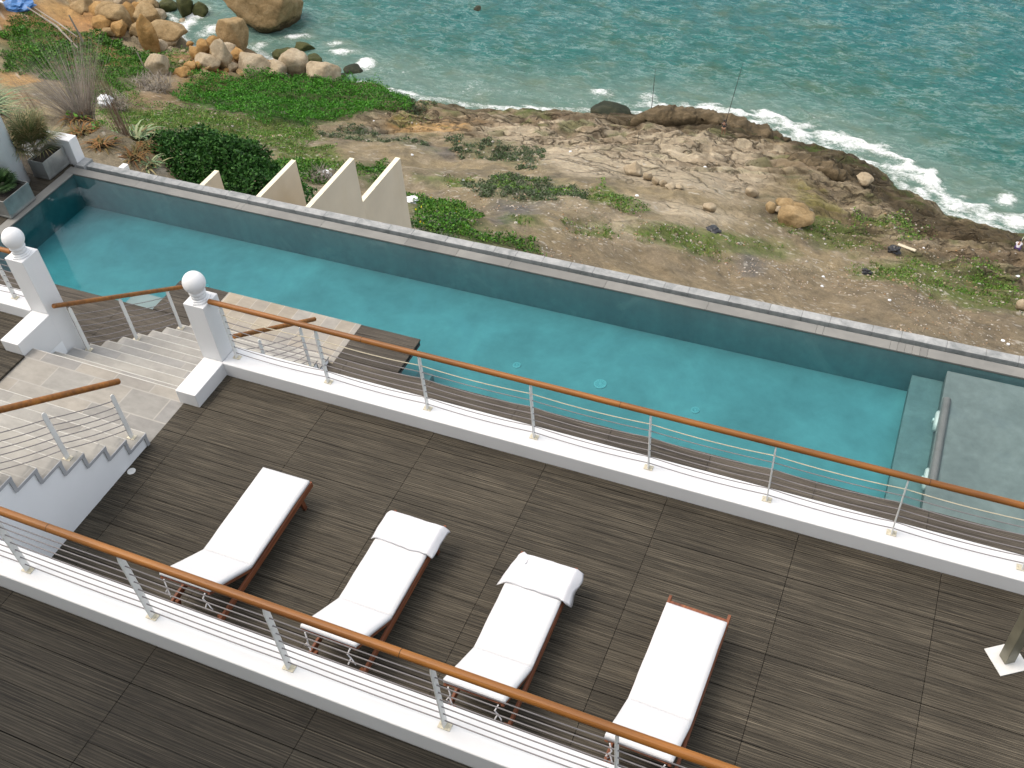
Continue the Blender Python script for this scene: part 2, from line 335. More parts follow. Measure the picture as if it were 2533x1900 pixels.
COLP = {'ochre': [[(-52.3, 80.9), (-50.0, 83.6), (-42.2, 83.9), (-42.8, 80.0), (-49.0, 77.9)], [(-107.0, 89.9), (-106.4, 96.0), (-100.7, 98.3), (-95.4, 95.1), (-95.1, 90.7), (-100.5, 88.4)], [(-93.5, 71.8), (-92.2, 74.1), (-86.4, 70.5), (-86.2, 65.3)], [(-85.2, 92.6), (-79.5, 92.2), (-75.8, 87.1), (-78.0, 84.3)]], 'pale': [[(-52.5, 76.8), (-50.8, 78.3), (-49.2, 75.5), (-51.5, 74.2)], [(-44.3, 87.2), (-22.0, 90.2), (-12.6, 90.0), (-13.1, 79.0), (-14.9, 72.5), (-21.1, 71.5), (-27.3, 70.3), (-34.7, 75.1), (-41.8, 80.9)], [(-23.4, 53.0), (-19.8, 59.1), (-13.2, 65.3), (-14.8, 62.8), (-21.7, 55.6)], [(-23.3, 65.8), (-16.4, 69.1), (-11.5, 71.5), (-15.5, 65.4), (-20.3, 64.0)], [(-95.4, 95.1), (-94.1, 97.6), (-87.0, 91.3), (-91.1, 89.8)]], 'darkwet': [[(-35.2, 95.2), (-23.9, 97.5), (-16.2, 96.7), (-12.1, 95.5), (-15.5, 90.7), (-23.0, 90.5), (-28.8, 90.1), (-33.2, 89.7)], [(-13.0, 92.6), (-5.9, 94.3), (-0.6, 86.6), (3.7, 84.3), (9.8, 84.3), (9.7, 79.5), (4.7, 79.3), (-0.0, 79.9), (-4.6, 84.2), (-10.5, 88.2)]], 'stain': [[(-28.8, 57.8), (-27.0, 57.9), (-24.7, 58.6), (-23.6, 51.0), (-23.9, 48.8), (-26.5, 52.2)], [(-47.9, 76.0), (-41.2, 74.8), (-39.0, 72.4), (-45.2, 73.1)], [(-10.8, 61.1), (-10.2, 65.1), (-8.4, 59.6), (-9.8, 58.1)], [(-53.2, 77.9), (-47.9, 76.0), (-50.5, 75.1)]], 'olive': [[(-10.5, 81.2), (-8.7, 82.6), (-4.9, 77.0), (-7.2, 74.1), (-9.5, 77.8)], [(5.0, 81.3), (8.9, 83.7), (8.7, 80.2), (5.5, 78.4)]], 'soil': [[(-21.6, 47.2), (-19.1, 54.0), (-10.8, 61.1), (-1.1, 66.8), (9.5, 66.4), (9.2, 57.8), (-6.3, 55.8), (-17.4, 49.1)]]}
FOAM = [[-34.84, 98.79, 2.83, 1.62], [-29.63, 99.29, 2.53, 1.59], [-25.21, 98.57, 2.97, 1.54], [-20.94, 97.87, 2.91, 1.31], [-16.87, 97.46, 2.38, 1.1], [-12.35, 96.67, 2.33, 1.25], [-8.67, 94.64, 2.27, 1.2], [-5.29, 93.51, 2.67, 1.33], [-2.38, 91.89, 2.18, 1.29], [0.47, 89.95, 1.7, 1.09], [3.56, 88.58, 2.5, 1.89], [6.08, 87.87, 2.46, 2.08], [7.85, 90.71, 1.66, 2.3], [9.08, 87.71, 2.02, 1.83], [-92.07, 99.58, 2.21, 4.15], [-92.61, 103.46, 2.58, 4.31], [-87.67, 99.48, 3.11, 2.95], [-85.25, 96.97, 3.66, 2.32], [-79.63, 97.91, 2.41, 1.76], [-75.98, 100.8, 3.61, 1.27], [-70.43, 100.48, 2.36, 1.47], [-68.12, 98.71, 3.48, 1.67], [-63.95, 96.96, 2.27, 2.3], [-61.84, 93.07, 2.76, 1.31], [-56.13, 92.57, 3.23, 1.05], [-48.97, 92.26, 3.14, 0.8], [-41.17, 93.74, 3.08, 0.78], [-58.69, 92.89, 2.18, 1.07], [-15.59, 96.16, 1.41, 0.8]]
HEADB = [[-100.73, 94.68, 2.61, 1.96], [-98.87, 94.46, 2.98, 2.2], [-99.6, 98.25, 2.91, 1.98], [-97.0, 97.64, 2.35, 1.7], [-99.07, 101.73, 2.69, 1.75], [-96.55, 100.27, 1.98, 1.46], [-93.47, 89.89, 2.1, 1.61], [-92.74, 91.87, 1.87, 1.5], [-88.07, 90.16, 1.58, 1.21], [-96.75, 90.66, 2.52, 1.51], [-102.81, 94.21, 3.02, 1.84], [-93.37, 100.85, 1.18, 0.79], [-79.09, 84.54, 1.35, 0.79], [-79.51, 89.63, 1.51, 1.28], [-78.55, 90.93, 1.75, 1.52], [-77.08, 90.67, 1.74, 1.39], [-74.24, 87.55, 1.91, 1.01], [-72.18, 88.53, 2.24, 0.9], [-73.43, 90.79, 1.48, 1.26], [-77.44, 86.02, 1.69, 1.01], [-76.1, 87.52, 1.7, 1.24], [-68.88, 92.44, 1.7, 0.91], [-94.97, 89.71, 1.87, 1.12], [-84.89, 94.41, 1.34, 0.86], [-77.8, 81.37, 1.86, 0.66]]
BOULD = [[-81.49, 101.34, 9.38, 4.88, 'tan', 'giant tan boulder rounded on top, standing alone in the surf'], [-79.51, 93.45, 3.92, 3.33, 'tan', 'large grey-tan boulder split by a crack at the head of the boulder heap'], [-73.46, 88.34, 4.16, 3.04, 'pale', 'pale smooth boulder with a ridge on top, centre of the heap above the lush grass'], [-76.95, 87.59, 2.27, 2.38, 'pale', 'upright pale pointed boulder left of the smooth ridged one'], [-69.92, 91.14, 3.39, 2.48, 'pale', 'pale faceted boulder at the water side of the lush grass'], [-65.73, 90.41, 3.75, 2.21, 'pale', 'cream flat-topped boulder at the seaward end of the heap'], [-70.76, 89.24, 3.02, 1.23, 'pale', 'low cream boulder wedged between two taller pale ones'], [-77.95, 86.29, 2.83, 1.7, 'pale', 'low tan boulder on the landward side of the heap'], [-81.32, 89.85, 1.99, 1.52, 'ochre', 'small ochre boulder on the landward side of the split one'], [-80.74, 91.26, 2.59, 1.89, 'ochre', 'round ochre boulder below the split one'], [-80.06, 86.99, 1.49, 1.26, 'ochre', 'small round ochre stone nearest the cobbles'], [-89.75, 93.82, 4.48, 2.61, 'tan', 'long brown boulder with a dark wet face beside the foam'], [-88.85, 92.8, 2.22, 0.99, 'pale', 'small flat boulder at the foot of the long brown one'], [-93.84, 95.23, 3.44, 2.81, 'tan', 'angular tan boulder above the long brown one'], [-95.63, 94.52, 3.2, 2.56, 'ochre', 'ochre slab boulder on the headland'], [-88.55, 89.09, 2.41, 3.38, 'ochre', 'tall ochre slab leaning beside the cobbles'], [-95.78, 92.44, 3.17, 2.28, 'tan', 'broad tan boulder at the edge of the orange slope'], [-80.09, 80.59, 2.87, 2.09, 'pale', 'rounded pale boulder alone in the weeds'], [-93.88, 102.59, 2.25, 2.12, 'moss', 'mossy green boulder in the foam left of the giant one'], [-91.91, 103.25, 2.24, 1.71, 'moss', 'dark green rock in the foam beside the mossy one'], [-97.6, 103.6, 2.7, 1.35, 'moss', 'dark green rock at the top of the foamy inlet'], [-74.48, 95.91, 2.72, 1.54, 'moss', 'dark mossy rock in the water before the pale heap'], [-73.49, 98.45, 2.51, 1.02, 'moss', 'low mossy rock farthest out from the pale heap'], [-70.19, 95.63, 2.21, 1.39, 'moss', 'round mossy rock behind the pale faceted boulder'], [-68.08, 95.43, 1.15, 0.92, 'wet', 'small black-green rock behind the cream flat-topped boulder'], [-64.96, 95.55, 2.84, 1.14, 'wet', 'flat grey rock awash in the white water'], [-65.46, 94.21, 1.92, 0.79, 'wet', 'flat dark rock awash nearer the shore'], [-56.89, 113.86, 2.34, 0.86, 'wet', 'dark rock breaking the open water near the top edge'], [-53.96, 117.41, 1.24, 0.5, 'wet', 'dark rock in the open water at the very top edge'], [-32.55, 95.27, 4.61, 1.54, 'wet', 'broad black-green rock beside the ledge with surf on both sides'], [-46.54, 93.2, 0.95, 0.53, 'wet', 'tiny brown rock at the waterline'], [-45.0, 92.64, 1.15, 0.47, 'wet', 'small flat dark rock at the waterline'], [-23.37, 74.64, 1.48, 1.07, 'pale', 'round whitish boulder at the foot of the big slab'], [-21.55, 72.97, 0.8, 0.64, 'pale', 'ROW'], [-20.63, 72.22, 0.6, 0.52, 'pale', 'ROW'], [-19.98, 72.09, 0.59, 0.48, 'pale', 'ROW'], [-19.17, 71.55, 0.79, 0.47, 'pale', 'ROW'], [-18.42, 71.73, 0.67, 0.39, 'pale', 'ROW'], [-13.02, 75.51, 0.98, 0.73, 'pale', 'single whitish boulder on the bare sandy hollow'], [-15.04, 68.52, 0.94, 0.64, 'pale', 'whitish boulder alone between the slabs and the rubble'], [-9.83, 74.45, 1.85, 1.05, 'tan', 'broad rounded boulder on top of the small boulder pile'], [-8.89, 74.38, 1.69, 1.05, 'tan', 'block-shaped tan boulder on the right of the small pile'], [-9.56, 73.43, 1.04, 0.64, 'ochre', 'orange boulder in the middle of the small pile'], [-10.35, 73.19, 0.72, 0.48, 'pale', 'small pale boulder in the small pile'], [-10.96, 73.13, 0.87, 0.72, 'tan', 'brownish boulder at the left of the small pile'], [-8.68, 72.09, 2.59, 0.63, 'tan', 'flat slab lying below the small boulder pile'], [-4.64, 84.83, 1.43, 0.54, 'pale', 'cracked pale rock bar lying on the wet ledge'], [9.34, 68.09, 0.84, 0.69, 'pale', 'cream block at the right edge of the rubble field']]
COB = [[-78.62, 90.85, 0.99], [-81.49, 86.02, 0.63], [-78.83, 90.37, 0.94], [-81.28, 89.59, 0.87], [-76.2, 87.75, 0.51], [-78.92, 87.81, 0.97], [-82.35, 92.96, 0.7], [-80.88, 89.21, 0.98], [-83.63, 91.27, 0.71], [-77.36, 86.06, 0.75], [-78.84, 84.39, 0.7], [-80.13, 90.09, 0.53], [-78.19, 87.67, 0.51], [-81.84, 90.14, 0.5], [-78.9, 84.01, 0.93], [-79.71, 86.59, 0.43], [-78.61, 90.54, 0.89], [-82.29, 88.92, 0.61], [-78.93, 91.6, 0.7], [-76.41, 87.91, 0.64], [-79.29, 85.39, 0.46], [-78.57, 85.26, 0.95], [-85.78, 92.72, 0.87], [-81.65, 91.61, 0.7], [-81.05, 85.35, 0.72], [-82.45, 93.52, 0.79], [-81.19, 88.42, 0.6], [-79.72, 89.12, 0.77], [-85.99, 91.16, 0.44], [-81.28, 88.66, 0.47], [-80.02, 89.87, 0.7], [-77.42, 85.74, 0.75], [-86.32, 91.9, 0.82], [-79.84, 86.18, 0.71], [-79.72, 86.58, 0.51], [-83.64, 90.58, 0.65], [-76.97, 88.22, 0.89], [-83.75, 94.38, 0.57], [-78.04, 85.62, 0.62], [-78.12, 86.2, 0.6], [-79.0, 89.33, 0.72], [-80.21, 89.74, 0.47], [-76.1, 86.92, 0.9], [-80.33, 87.15, 0.86]]
PTS = {'angler': [-18.89, 89.74, -47.46], 'seated': [8.96, 79.66, -47.62], 'rod2': [-27.17, 92.18, -48.44], 'pole1': [-25.96, 83.9, -45.65], 'bag1': [-0.58, 72.65, -44.74], 'bag2': [-2.09, 66.62, -42.29], 'bag3': [-13.72, 64.56, -39.44], 'debris1': [-44.68, 58.32, -37.0], 'debris2': [-47.12, 60.46, -38.06], 'plank': [0.32, 73.67, -45.05], 'shrub': [-53.17, 55.37, -35.47], 'agave': [-24.12, 22.58, -8.72], 'dead1': [-25.96, 21.94, -8.03], 'dead2': [-77.11, 75.85, -43.62], 'dead3': [-74.78, 67.57, -40.49], 'grass_l': [-78.68, 59.67, -36.69], 'reed': [-24.5, 21.66, -8.3], 'white1': [-33.44, 53.5, -33.65], 'white2': [-74.86, 67.15, -40.37], 'shrubdark': [-86.62, 73.61, -42.54], 'deb3': [-106.86, 88.2, -44.07], 'post1': [-94.58, 85.08, -45.97], 'post2': [-81.34, 80.01, -44.58], 'branch': [-98.96, 85.94, -45.23], 'twig': [-50.35, 58.91, -37.17], 'reed2': [-52.75, 59.58, -37.6]}
LEDGE1 = [(-28.9, 90.6), (-25.9, 92.1), (-22.7, 92.9), (-19.3, 93.2), (-16.0, 93.2), (-12.8, 95.7)]
LEDGE2 = [(-43.6, 86.5), (-41.0, 87.1), (-38.0, 87.5), (-34.9, 87.5), (-32.6, 88.1)]
LEDGE3 = [(-5.8, 89.1), (-4.1, 89.9), (-2.0, 90.9)]
SLAB1 = [(-24.5, 68.2), (-22.1, 68.4), (-19.4, 68.4), (-16.3, 68.4), (-14.3, 69.9)]
SLAB2 = [(-23.7, 77.1), (-20.1, 75.2), (-16.9, 75.8), (-14.4, 77.3)]
SLAB3 = [(4.7, 78.5), (6.9, 81.0), (8.9, 82.2)]
SLAB4 = [(-4.7, 81.9), (-1.3, 81.0), (2.0, 79.7), (3.9, 79.3)]
SLAB5 = [(-12.4, 86.8), (-9.1, 85.3), (-5.6, 84.9)]
SLAB6 = [(-36.3, 82.3), (-32.3, 79.5), (-28.8, 75.3)]
SLAB7 = [(-30.3, 78.0), (-26.6, 76.6), (-24.1, 76.9)]
# ---------------------------------------------------------------- terrain functions
SEA_Z = -50.0
def _h(ix, iy, s):
    h = (ix.astype(np.int64)*374761393 + iy.astype(np.int64)*668265263 + s*974634777) & 0xffffffff
    h = ((h ^ (h >> 13))*1274126177) & 0xffffffff
    h = h ^ (h >> 16)
    return (h & 0xffffff)/float(0xffffff)
def vn(x, y, s=0):
    x = np.asarray(x, float); y = np.asarray(y, float)
    ix = np.floor(x); iy = np.floor(y); fx = x-ix; fy = y-iy
    fx = fx*fx*(3-2*fx); fy = fy*fy*(3-2*fy)
    ix = ix.astype(np.int64); iy = iy.astype(np.int64)
    a = _h(ix, iy, s); b = _h(ix+1, iy, s); c = _h(ix, iy+1, s); d = _h(ix+1, iy+1, s)
    return (a*(1-fx)+b*fx)*(1-fy)+(c*(1-fx)+d*fx)*fy
def fbm(x, y, s=0, o=4):
    r = 0; a = .5; t = 0
    for k in range(o):
        r = r + a*vn(np.asarray(x)*2**k+17.3*k, np.asarray(y)*2**k-9.1*k, s+k); t += a; a *= .5
    return r/t
def shore(x, y):
    """signed distance to the coast line: positive on land"""
    x = np.asarray(x, float); y = np.asarray(y, float)
    best = np.full(x.shape, 1e9); sg = np.ones(x.shape)
    for (ax, ay), (bx_, by_) in zip(COAST[:-1], COAST[1:]):
        dx, dy = bx_-ax, by_-ay; L = dx*dx+dy*dy
        t = np.clip(((x-ax)*dx+(y-ay)*dy)/L, 0, 1)
        d = np.hypot(x-ax-t*dx, y-ay-t*dy)
        cr = dx*(y-ay)-dy*(x-ax)
        m = d < best
        sg = np.where(m, np.where(cr < 0, 1., -1.), sg); best = np.where(m, d, best)
    return best*sg
def base_h(d):
    l = np.clip(d, 0, None)
    z = SEA_Z-.25+1.1*(1-np.exp(-l/1.2))+.25*l+.0033*l*l
    return np.where(d > 0, z, SEA_Z-.25+.35*np.clip(d, -40, 0))
def land_z(x, y):
    x = np.asarray(x, float); y = np.asarray(y, float)
    d = shore(x, y)+(fbm(x/5., y/5., 3)-.5)*3.0
    return np.minimum(base_h(d), -9.)
def detail(x, y, d):
    """ledges, bumps and cracks of the bare rock; softer on the soil"""
    u = x*.94+y*.34; v = -x*.34+y*.94
    near = np.exp(-((np.clip(d, 0, None)-7)/10.)**2)
    w = fbm(u/7, v/3, 11, 4)
    r = 1-np.abs(2*fbm(u/6.+w, v/1.7, 21, 5)-1)
    led = np.floor(w*9)+np.clip((w*9-np.floor(w*9))*3, 0, 1)
    z = near*((r-.7)*2.2+(led/9-w)*3.0+(np.abs(fbm(u/1.6, v/.7, 25, 4)-.5)-.1)*.5)
    z += (fbm(x/4, y/4, 31, 5)-.5)*1.1+(fbm(x/1.1, y/1.1, 41, 3)-.5)*.18
    return z*np.clip(d/1.5+.3, 0, 1)
_land0 = land_z
def land_z(x, y):
    x = np.asarray(x, float); y = np.asarray(y, float)
    z = _land0(x, y)
    b = 7.4*np.exp(-((x+27)/12.)**2-((y-23)/5.)**2)
    return np.minimum(z+b, -8.0)
def ground(x, y):
    d = shore(x, y)
    return land_z(x, y)+detail(x, y, d)
# ================================================================ BUILT STRUCTURE
ZP = -2.2             # pool terrace level
ZA = 1.835            # upper terrace level
XS = -8.636           # side wall of the upper flight
def deck(name, rects, z, mat, bw=.131, panel=1.588, x_off=-.333, th=.03, seed=1):
    """planks along X, 6 mm gaps, butt joints on the panel lines, each plank its own island"""
    rnd = random.Random(seed); mb = MB()
    for (x0, x1, y0, y1) in rects:
        k0 = math.floor((x0-x_off)/panel)
        n = max(1, round((y1-y0)/bw)); w = (y1-y0)/n
        for i in range(n):
            ya = y0+i*w+(.0045 if i % 4 == 0 else .0022); yb = y0+(i+1)*w-(.0035 if i % 4 == 3 else .0022)
            k = k0
            while x_off+k*panel < x1:
                a = max(x0, x_off+k*panel+.003); b = min(x1, x_off+(k+1)*panel-.003)
                if b-a > .02: mb.box(a, b, ya, yb, z-th, z+rnd.uniform(-.0015, .0015))
                k += 1
    o = mb.build(name, mat); tag(o, kind='structure'); return o
# --- main sun deck
deck('sun_deck', [(XS+.002, 5.2, 3.50, 7.805)], 0, M['deck_wood'], seed=3)
b = MB(); b.box(XS+.002, 5.2, 3.50, 7.80, -.30, -.032); tag(b.build('deck_base', M['gap_dark']), kind='structure')
# deck left of the landing
deck('side_deck', [(-15.5, -11.47, 3.6, 7.13), (-15.5, -11.87, 7.135, 7.805)], .035, M['deck_wood'], seed=7)
b = MB(); b.box(-15.5, -11.475, 3.6, 7.125, -.30, .002); b.box(-15.5, -11.875, 7.126, 7.80, -.30, .002); tag(b.build('side_deck_base', M['gap_dark']), kind='structure')
# --- upper terrace
deck('upper_terrace', [(-8.55, 2.6, -1.2, 3.148)], ZA-.024, M['deck_wood_shaded'], bw=.195, panel=1.715, x_off=-5.45, seed=11)
b = MB(); b.box(-8.55, 2.6, -1.2, 3.145, -.2, ZA-.056); tag(b.build('terrace_base', M['gap_dark']), kind='structure')
# --- parapets
def parapet(name, label, x0, x1, y0, y1, z0, z1, mat='white_paint'):
    b = MB(); b.box(x0, x1, y0, y1, z0, z1); o = b.build(name, M[mat], bevel=.014, seg=3)
    return tag(o, label, 'low wall')
parapet('parapet_wall', 'white low wall between the upper terrace and the loungers, below the nearest handrail', -8.60, 2.6, 3.152, 3.479, -.28, 2.064)
parapet('parapet_wall', 'long white low wall between the lounger deck and the pool, right of the stair pillars', -8.396, 5.2, 7.809, 8.169, -2.35, .228)
parapet('parapet_wall', 'short white low wall running out of the frame left of the far left pillar', -15.5, -11.864, 7.809, 8.169, -2.35, .228)

# --- upper flight of steps (towards the camera) with sawtooth side
risers = 9; rs = ZA/risers; run = .309; y_first = 6.345
def y_nose(k): return y_first-run*(k-1)      # nosing of tread k (k = 1 lowest)
up = empty('stair_flight', (-9.9, 5.0, 0)); tag(up, 'upper pale stone steps with sawtooth edge and white side wall', 'stairs')
def wparts(e, mb, name, mat, **kw):
    o = mb.build(name, mat, **kw); o.parent = e; o.matrix_parent_inverse = Matrix.Translation(-Vector(e.location)); return o
# white mass under the treads
poly = [(6.30, -.25), (6.30, 0.0)]
for k in range(1, risers+1):
    yn = y_nose(k)-.02
    poly += [(yn, rs*(k-1)-.035 if k > 1 else 0), (yn, rs*k-.035)]
poly += [(1.5, ZA-.035), (1.5, -.25)]
b = MB(); b.prism(poly, 'x', -11.40, XS); wparts(up, b, 'side_wall', M['white_wall'])
b = MB()
for k in range(1, risers):
    b.box(-11.42, XS+.012, y_nose(k+1)-.02, y_nose(k), rs*k-.034, rs*k)         # tread slab
for k in range(1, risers+1):
    b.box(-11.42, XS+.010, y_nose(k)-.045, y_nose(k)-.018, rs*(k-1)+.0005, rs*k-.0345)   # riser face
b.box(-11.42, XS+.012, 1.5, y_nose(risers), ZA-.034, ZA)
wparts(up, b, 'tread', M['stair_stone'], bevel=.004, seg=1)
for k in range(1, risers+1):
    b = MB(); b.box(-11.42, XS+.0118, y_nose(k)+.0005, y_nose(k)+.014, rs*k-.032, rs*k+.001); wparts(up, b, 'nosing', M['nosing_highlight'], bevel=.004, seg=1)
# grey edge tiles following the sawtooth
b = MB()
for k in range(1, risers+1):
    b.box(XS+.0125, XS+.024, y_nose(k+1)-.03 if k < risers else 1.5, y_nose(k)+.004, rs*k-.042, rs*k+.003)
    b.box(XS+.0125, XS+.022, y_nose(k)-.048, y_nose(k)-.002, rs*(k-1)-.034 if k > 1 else .0, rs*k-.043)
simple('edge_tile', (.36, .37, .385), .7, .1, 8)
wparts(up, b, 'edge_trim', M['edge_tile'])
# --- landing
b = MB(); b.box(-11.50, XS-.002, 6.28, 7.315, -.06, -.004); b.box(-11.47, XS, 6.28, 7.10, -.30, -.062)
tag(b.build('landing', M['landing_stone']), kind='structure')
# --- lower flight
lw = empty('stair_flight', (-10.0, 9.0, ZP)); tag(lw, 'lower pale stone steps going down between the two white pillars', 'stairs')
b = MB(); n = 11; XL, XR = -11.50, -8.66
def lz(k): return -.34-.194*(k-2) if k > 0 else -.004     # tread k of the lower flight
def ly(k): return 7.623+.308*(k-2)                        # its nosing
for k in range(1, n+1):
    b.box(XL, XR, ly(k-1)-.02 if k > 1 else 7.29, ly(k), lz(k)-.034, lz(k))
    b.box(XL+.002, XR-.002, ly(k-1)-.028, ly(k-1)-.012, lz(k)+.0005, lz(k-1)-.0345)
b.box(XL+.002, XR-.002, ly(n)-.028, ly(n)-.012, ZP+.0045, lz(n)-.0345)
wparts(lw, b, 'tread', M['stair_stone'], bevel=.004, seg=1)
for k in range(0, n+1):
    b = MB(); b.box(XL, XR, ly(k)+.0005 if k else 7.3155, (ly(k) if k else 7.315)+.016, lz(k)-.032, lz(k)+.001); wparts(lw, b, 'nosing', M['nosing_highlight'], bevel=.004, seg=1)
poly = [(7.12, -2.35), (7.12, -.065)]
for k in range(0, n+1):
    yb = ly(k)-.03 if k else 7.285
    poly += [(yb, lz(k)-.065 if k == 0 else lz(k)-.037), (yb, lz(k+1)-.037 if k < n else -2.35)]
b = MB(); b.prism(poly, 'x', XL+.01, XR-.01); wparts(lw, b, 'stair_core', M['white_wall'])

# --- pillars with turned finials and stub walls
def pillar(x0, label, stub_x1):
    e = empty('gate_pillar', (x0+.166, 8.0, 0)); tag(e, label, 'pillar')
    b = MB(); b.box(x0, x0+.333, 7.836, 8.172, -2.30, 1.21); wparts(e, b, 'shaft', M['white_paint'], bevel=.01, seg=3)
    b = MB(); cx, cy = x0+.166, 8.0
    prof = [(.152, 1.212), (.152, 1.226), (.130, 1.234), (.130, 1.250), (.104, 1.262), (.088, 1.280), (.083, 1.300), (.088, 1.316), (.108, 1.326), (.114, 1.336), (.114, 1.350), (.106, 1.358)]
    for i in range(13):
        a = -math.pi*.28+i*(math.pi*.775)/12
        rr = .155*math.cos(a)**.92; prof.append((max(rr, .002), 1.492+.152*math.sin(a)+(.010*max(0, math.sin(a))**6)))
    prof[-1] = (.012, 1.652)
    # octagonal plinth under the turned part, then the ball
    b.lathe((cx, cy, 0), prof[:5], 8); wparts(e, b, 'finial_base', M['white_paint'])
    b = MB(); b.lathe((cx, cy, 0), prof[4:], 32)
    wparts(e, b, 'finial', M['white_paint'], smooth=True)
    b = MB(); b.box(stub_x1-.333, stub_x1, 7.135, 7.834, -.30, .230); wparts(e, b, 'stub_wall', M['white_paint'], bevel=.012, seg=3)
    return e
pillar(-8.732, 'white square pillar with a ball finial at the head of the stairs, right of the steps', -8.372)
pillar(-11.866, 'white square pillar with a ball finial at the left of the steps, in front of the left end of the pool', -11.505)
# inner cheek wall closing the lower flight under the left pillar
b = MB(); b.prism([(7.14, -.28), (7.14, .02), (7.83, .02), (7.83, -2.3), (7.50, -2.3)], 'x', -11.80, -11.512)
tag(b.build('cheek_wall', M['white_wall']), 'white cheek wall between the left pillar and the steps', 'wall')

# --- pool terrace strip (wood), stone platform and wooden platforms
pd = deck('pool_deck', [(-17.0, 5.2, 8.18, 10.54)], ZP, M['deck_wood_light'], bw=.12, panel=1.6, x_off=-.36, seed=21)
deck('pool_platform', [(-12.55, -11.445, 10.542, 11.42), (-8.585, -7.41, 10.542, 11.42)], ZP+.002, M['deck_wood_light'], bw=.11, panel=4, x_off=-13.2, seed=23)
b = MB(); b.box(-17.0, 5.2, 8.175, 10.52, -2.6, ZP-.034); b.box(-12.54, -7.42, 10.521, 11.40, -2.33, ZP-.034)
tag(b.build('platform_base', M['gap_dark']), kind='structure')
b = MB(); b.box(-11.440, -8.590, 10.365, 11.425, ZP-.032, ZP+.004); tag(b.build('stone_paving', M['paving_stone'], bevel=.004, seg=1), kind='structure')

# --- pool basin
PW = MB()
PW.box(-17.4, 1.15, 10.3, 13.755, -3.35, -3.05)           # floor
PW.box(-17.4, 5.2, 10.2, 10.50, -3.35, ZP-.045)         # near wall
PW.box(-13.35, -12.60, 10.501, 11.02, -3.049, -2.36)    # sunken step by the platform
PW.box(-7.40, -7.12, 10.501, 11.20, -3.049, -2.75)
tag(PW.build('pool_basin', M['pool_render'], bevel=.012, seg=2), kind='structure')
b = MB(); b.box(-17.12, 5.2, 10.502, 13.762, -3.2, ZP-.028); tag(b.build('pool_water', M['pool_water']), kind='structure')
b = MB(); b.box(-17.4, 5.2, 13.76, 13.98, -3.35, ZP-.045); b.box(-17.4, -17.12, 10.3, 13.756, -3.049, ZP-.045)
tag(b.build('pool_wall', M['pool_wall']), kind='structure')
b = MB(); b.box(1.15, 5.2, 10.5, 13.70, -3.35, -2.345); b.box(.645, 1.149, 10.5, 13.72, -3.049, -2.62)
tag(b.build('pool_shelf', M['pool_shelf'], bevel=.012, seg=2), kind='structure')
# coping, gutter and outer kerb
b = MB(); cx_ = -17.35; rnd = random.Random(8)
while cx_ < 5.2:
    w = rnd.choice((1.1, 1.9, 2.6, .12)); b.box(cx_+.001, min(5.2, cx_+w)-.001, 13.757, 13.975, ZP-.044, ZP); cx_ += w
b.box(-17.35, 5.2, 13.77, 13.97, ZP-.06, ZP-.0445); b.box(-17.33, -17.10, 10.3, 13.754, ZP-.044, ZP)
tag(b.build('pool_coping', M['coping_stone'], bevel=.006), kind='structure')
b = MB(); b.box(-17.3, 5.2, 13.982, 14.078, -2.9, ZP-.45); tag(b.build('overflow_gutter', M['gutter_dark']), kind='structure')
b = MB()
kx = -17.0; rnd = random.Random(5)
while kx < 5.2:
    w = rnd.uniform(.45, .75); b.box(kx+.0012, min(5.2, kx+w)-.0012, 14.085, 14.268+rnd.uniform(-.005, .005), -2.75, ZP+.004+rnd.uniform(-.002, .002)); kx += w
tag(b.build('outer_kerb', M['coping_outer'], bevel=.008), kind='structure')
b = MB(); b.box(-17.3, 5.2, 13.99, 14.24, -26, -2.61); tag(b.build('retaining_wall', M['beige_render']), 'beige retaining wall carrying the pool above the slope', 'wall')
# end terrace left of the pool
deck('end_deck', [(-21.5, -17.34, 10.6, 14.05)], ZP-.002, M['deck_wood'], bw=.12, panel=1.6, x_off=-20, seed=29)
b = MB(); b.box(-21.5, -17.34, 10.6, 14.05, -2.6, ZP-.035); tag(b.build('end_deck_base', M['gap_dark']), kind='structure')
b = MB(); b.box(-21.5, -17.3, 14.0, 14.3, -26, -2.605); tag(b.build('retaining_wall', M['beige_render']), 'beige retaining wall under the planter terrace at the far left', 'wall')

